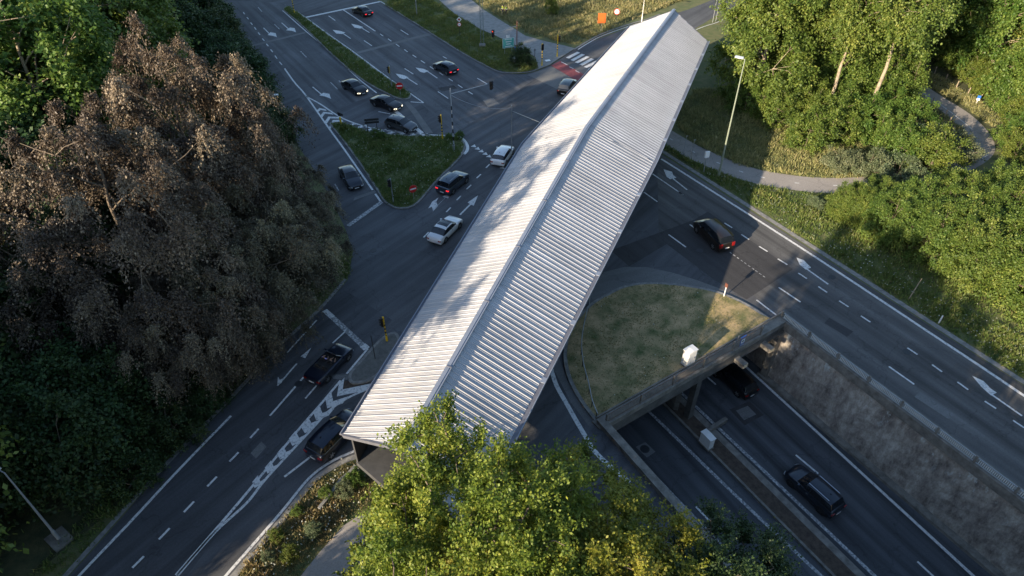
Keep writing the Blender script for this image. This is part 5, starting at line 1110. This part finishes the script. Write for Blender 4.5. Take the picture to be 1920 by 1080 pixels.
for i, (x, y, s, rz) in enumerate(((36.2, 60.6, .42, 0), (38.6, 57.2, .52, 1), (41.2, 53.6, .58, 2), (44, 50.2, .64, 3), (47, 46.6, .70, 4), (50.2, 42.8, .74, 5), (53.6, 38.8, .80, .5), (57, 34.5, .85, 1.5),
        (42, 58.6, .56, 2.5), (45.2, 55.2, .62, 3.5), (48.6, 51.6, .68, 4.5), (52, 47.8, .76, 5.5), (55.8, 43.6, .82, .9), (60, 39, .9, 1.9), (46.4, 60.2, .58, .2), (50.2, 57, .64, 1.2), (54.2, 53.2, .74, 2.2), (58.4, 48.6, .82, 3.2), (63, 43, .9, 4.2), (52.5, 61.5, .56, 5.2), (57.5, 58, .66, .7), (62.5, 53.5, .82, 1.7), (67, 48, .9, 2.7), (63, 60.5, .74, 3.7), (68, 58, .9, 4.7), (39.4, 62.0, .40, 5.7))):
    plant('hedge_tree', 'shrub', 'bushy green young tree in the long thicket right of the right carriageway', PR['lo'], (x, y), s, rz, 'bushy trees of the roadside thicket')
for i, (x, y, s, k) in enumerate(((35.0, 60.2, .6, 'sh'), (33.4, 62.6, .5, 'sh2'), (37.0, 57.0, .55, 'sh'), (38.5, 70.5, 1.0, 'sh2'), (41.5, 69.5, 1.15, 'sh2'), (44.5, 68.5, 1.1, 'sh2'), (51.5, 75, 1.2, 'sh2'), (54, 73, 1.1, 'sh2'), (49, 77, 1.1, 'sh2'), (49, 70, 1.3, 'sh'), (46, 72, 1.2, 'sh'), (36.5, 76, 1.2, 'sh'), (40, 77.5, 1.3, 'sh'), (44.5, 78.5, 1.3, 'sh'), (48, 80, 1.3, 'sh'), (51, 79, 1.1, 'sh'), (39, 81.5, 1.3, 'sh'), (43, 82, 1.2, 'sh'), (34.5, 82, 1.2, 'sh'), (31.5, 86, 1.2, 'sh'), (46.8, 76, 1.0, 'sh'), (67, 86, 1.1, 'sh'), (66, 80, .9, 'sh'), (69.5, 76, 1.2, 'sh'), (72, 70, 1.3, 'sh'), (66, 70, 1.0, 'sh'))):
    plant('shrub', 'shrub', 'grey-green sunlit shrub on the bank inside the bend of the woodland path' if k == 'sh2' else 'fresh green sunlit shrub at the foot of the right-hand wood', PR[k], (x, y), s, i*.8, 'grey-green shrubs of the bank' if k == 'sh2' else 'green shrubs of the bank')

for i, (p_, s) in enumerate((((1775, 128), 1.0), ((1812, 150), .9), ((1845, 178), 1.0), ((1880, 205), 1.1), ((1905, 235), 1.0), ((1740, 100), 1.1), ((1890, 270), .9), ((1900, 300), .9), ((1700, 85), 1.1), ((1850, 140), 1.2), ((1890, 165), 1.3))):
    q = P(*p_); plant('shrub', 'shrub', 'bushy green shrub under the trees on the far side of the woodland path', PR['sh'], (q.x, q.y), s, i*1.7, 'shrubs on the far side of the woodland path')
# grass and flowers
def inside(pts, poly):
    x, y = pts[:, 0], pts[:, 1]; r = np.zeros(len(pts), bool); n = len(poly)
    for i in range(n):
        x0, y0 = poly[i][0], poly[i][1]; x1, y1 = poly[i-1][0], poly[i-1][1]
        c_ = ((y0 > y) != (y1 > y)) & (x < (x1-x0)*(y-y0)/((y1-y0)+1e-12)+x0); r ^= c_
    return r
def grass(label, poly, dens, h, m, z=.1, seed=1, holes=(), flowers=0, fm=None, patchy=.4):
    rg = np.random.default_rng(seed); P_ = np.array([(p[0], p[1]) for p in poly]); lo, hi = P_.min(0), P_.max(0)
    n = int(dens*(hi-lo).prod()); q = rg.uniform(lo, hi, (n, 2)); k = inside(q, P_)
    for ho in holes: k &= ~inside(q, np.array([(p[0], p[1]) for p in ho]))
    q = q[k]; f = np.sin(q[:, 0]*.9+1)*np.sin(q[:, 1]*.8)+np.sin(q[:, 0]*2.3)*np.cos(q[:, 1]*2.1+.5)*.6; keep = rg.uniform(-1, 1, len(q)) < f*patchy+.75; q = q[keep]; f = f[keep]
    n = len(q); nb = 5; c = np.repeat(np.concatenate([q, np.zeros((n, 1))], 1), nb, 0); N_ = n*nb
    hh = h*rg.uniform(.35, 1.3, N_)*(1+.35*np.repeat(f, nb)); dr = rg.normal(size=(N_, 3))*.55; dr[:, 2] = 1; dr /= np.linalg.norm(dr, axis=1, keepdims=True)
    c[:, :2] += rg.normal(size=(N_, 2))*h*.35; c += dr*hh[:, None]*.45; c[:, 2] += z
    nr_ = rg.normal(size=(N_, 3)); nr_[:, 2] += .3
    me = leaf_mesh('grass', c, dr, nr_, hh, hh*.13+.018, np.clip(.45+rg.normal(0, .2, N_)+.12*np.repeat(f, nb), 0, 1), m)
    o = bpy.data.objects.new('grass', me); COL.objects.link(o); tag(o, label, 'grass', kind='stuff')
    if flowers:
        i = rg.integers(0, n, flowers); fc = np.concatenate([q[i]+rg.normal(size=(flowers, 2))*.3, np.full((flowers, 1), z+h*.9)+rg.uniform(-.1, .15, (flowers, 1))], 1); s_ = rg.uniform(.06, .14, flowers)
        nn = rg.normal(size=(flowers, 3))*.3; nn[:, 2] = 1
        me = leaf_mesh('wildflowers', fc, np.tile([1., .3, 0], (flowers, 1)), nn, s_, s_, np.full(flowers, .5), fm or SWHT)
        o = bpy.data.objects.new('wildflowers', me); COL.objects.link(o); tag(o, 'scattered small flower heads over the '+label.split(' ', 1)[1] if False else 'scattered small flower heads among '+label, 'flowers', kind='stuff')
FL = mat('flower_white', (.45, .45, .36), .7); FY = mat('flower_yellow', (.55, .48, .05), .7)
grass('the green grass of the triangular island', tri_in, 42, .30, L_GRASS, .15, 1, flowers=260, fm=FL)
grass('the rough grass of the long median strip', strip_in, 38, .32, L_GRASS, .15, 2, flowers=200, fm=FL)
grass('the short dry grass of the large median', D_in, 34, .09, L_DRYG, .16, 3, flowers=60, fm=FL)
grass('the grass of the verge between road and pale footpath', verge_top, 30, .36, L_GRASS, .1, 4, flowers=120, fm=FL)
field = px((870, -12), (940, 34), (985, 62), (1025, 73), (1078, 84), (1120, 66), (1190, 36), (1260, 8), (1330, -12), (1200, -150), (800, -150))
grass('the tall dry grass of the far field', field, 14, .55, L_DRYG, 0, 5, flowers=250, fm=FL, patchy=.7)
grass('the rough grass left of the far field path', px((730, 2), (700, -30), (640, -110), (760, -110), (800, -8)), 14, .5, L_DRYG, 0, 15)
bank = px((1215, 262), (1240, 277), (1440, 404), (1640, 532), (1930, 717), (1990, 680), (1800, 560), (1640, 470), (1530, 365), (1430, 350), (1370, 335), (1300, 305), (1240, 266))
grass('the grass of the bank along the right carriageway', bank, 30, .40, L_GRASS, 0, 6, flowers=500, fm=FL)
inner = px((1380, 308), (1440, 322), (1530, 334), (1640, 332), (1740, 312), (1800, 290), (1822, 265), (1780, 222), (1690, 162), (1620, 130), (1520, 130), (1400, 160), (1300, 170), (1262, 225), (1300, 268))
grass('the sunny tall grass inside the bend of the woodland path', inner, 26, .50, L_DRYG, 0, 7, flowers=300, fm=FY)
back = px((1530, 365), (1640, 470), (1800, 560), (1990, 700), (2120, 640), (1900, 450), (1750, 345), (1640, 356))
grass('the rough grass among the thicket right of the bank', back, 14, .45, L_GRASS, 0, 16)
outer = px((1668, 122), (1720, 150), (1800, 195), (1860, 240), (1880, 225), (1810, 172), (1730, 128), (1680, 105))
grass('the bright grass between woodland path and trees', outer, 26, .40, L_DRYG, 0, 8, flowers=300, fm=FL)
vb = px((438, 1090), (492, 1020), (545, 958), (590, 905), (640, 875), (690, 860), (740, 880), (700, 945), (650, 975), (600, 1030), (556, 1090))
grass('the flowering green verge beside the lower left footpath', vb, 48, .34, L_DRYG, 0, 9, flowers=220, fm=FL)
grass('the dark grass at the foot of the copper beeches', px((600, 575), (655, 515), (662, 470), (560, 520), (480, 660), (430, 745), (330, 850), (290, 890), (120, 1080), (60, 1080), (240, 880), (400, 700), (520, 560)), 22, .35, L_GRASS, 0, 10)
for i, (p_, s, m_) in enumerate((((520, 1010), .22, None), ((560, 965), .2, None), ((590, 1000), .26, L_GREY), ((612, 930), .22, None), ((545, 1045), .26, None), ((648, 925), .28, L_GREY), ((505, 1050), .2, L_GREY), ((668, 905), .3, None))):
    q = P(*p_); plant('verge_bush', 'shrub', 'low sunlit bush in the flowering verge beside the lower left footpath', PR['sh'], (q.x, q.y), s, i, 'low bushes of the flowering verge', mat_=m_)
for i, (p_, s) in enumerate((((705, 256), .24), ((716, 262), .28), ((842, 262), .2), ((862, 262), .26), ((645, 246), .24), ((730, 286), .2))):
    q = P(*p_); plant('weed_bush', 'shrub', 'weedy bush among the signs at the upper edge of the green triangle', PR['sh'], (q.x, q.y, .1), s, i, 'weedy bushes of the green triangle')
q = P(978, 124); plant('shrub', 'shrub', 'dense dark shrub beneath the blue arrow sign in the grassy corner', PR['sh'], (q.x, q.y, .1), .75, 1, mat_=L_DRK)
q = P(1034, 28); plant('sapling', 'tree', 'thin sapling standing alone in the far field', PR['sh'], (q.x, q.y), .5, 1, sz=.9)
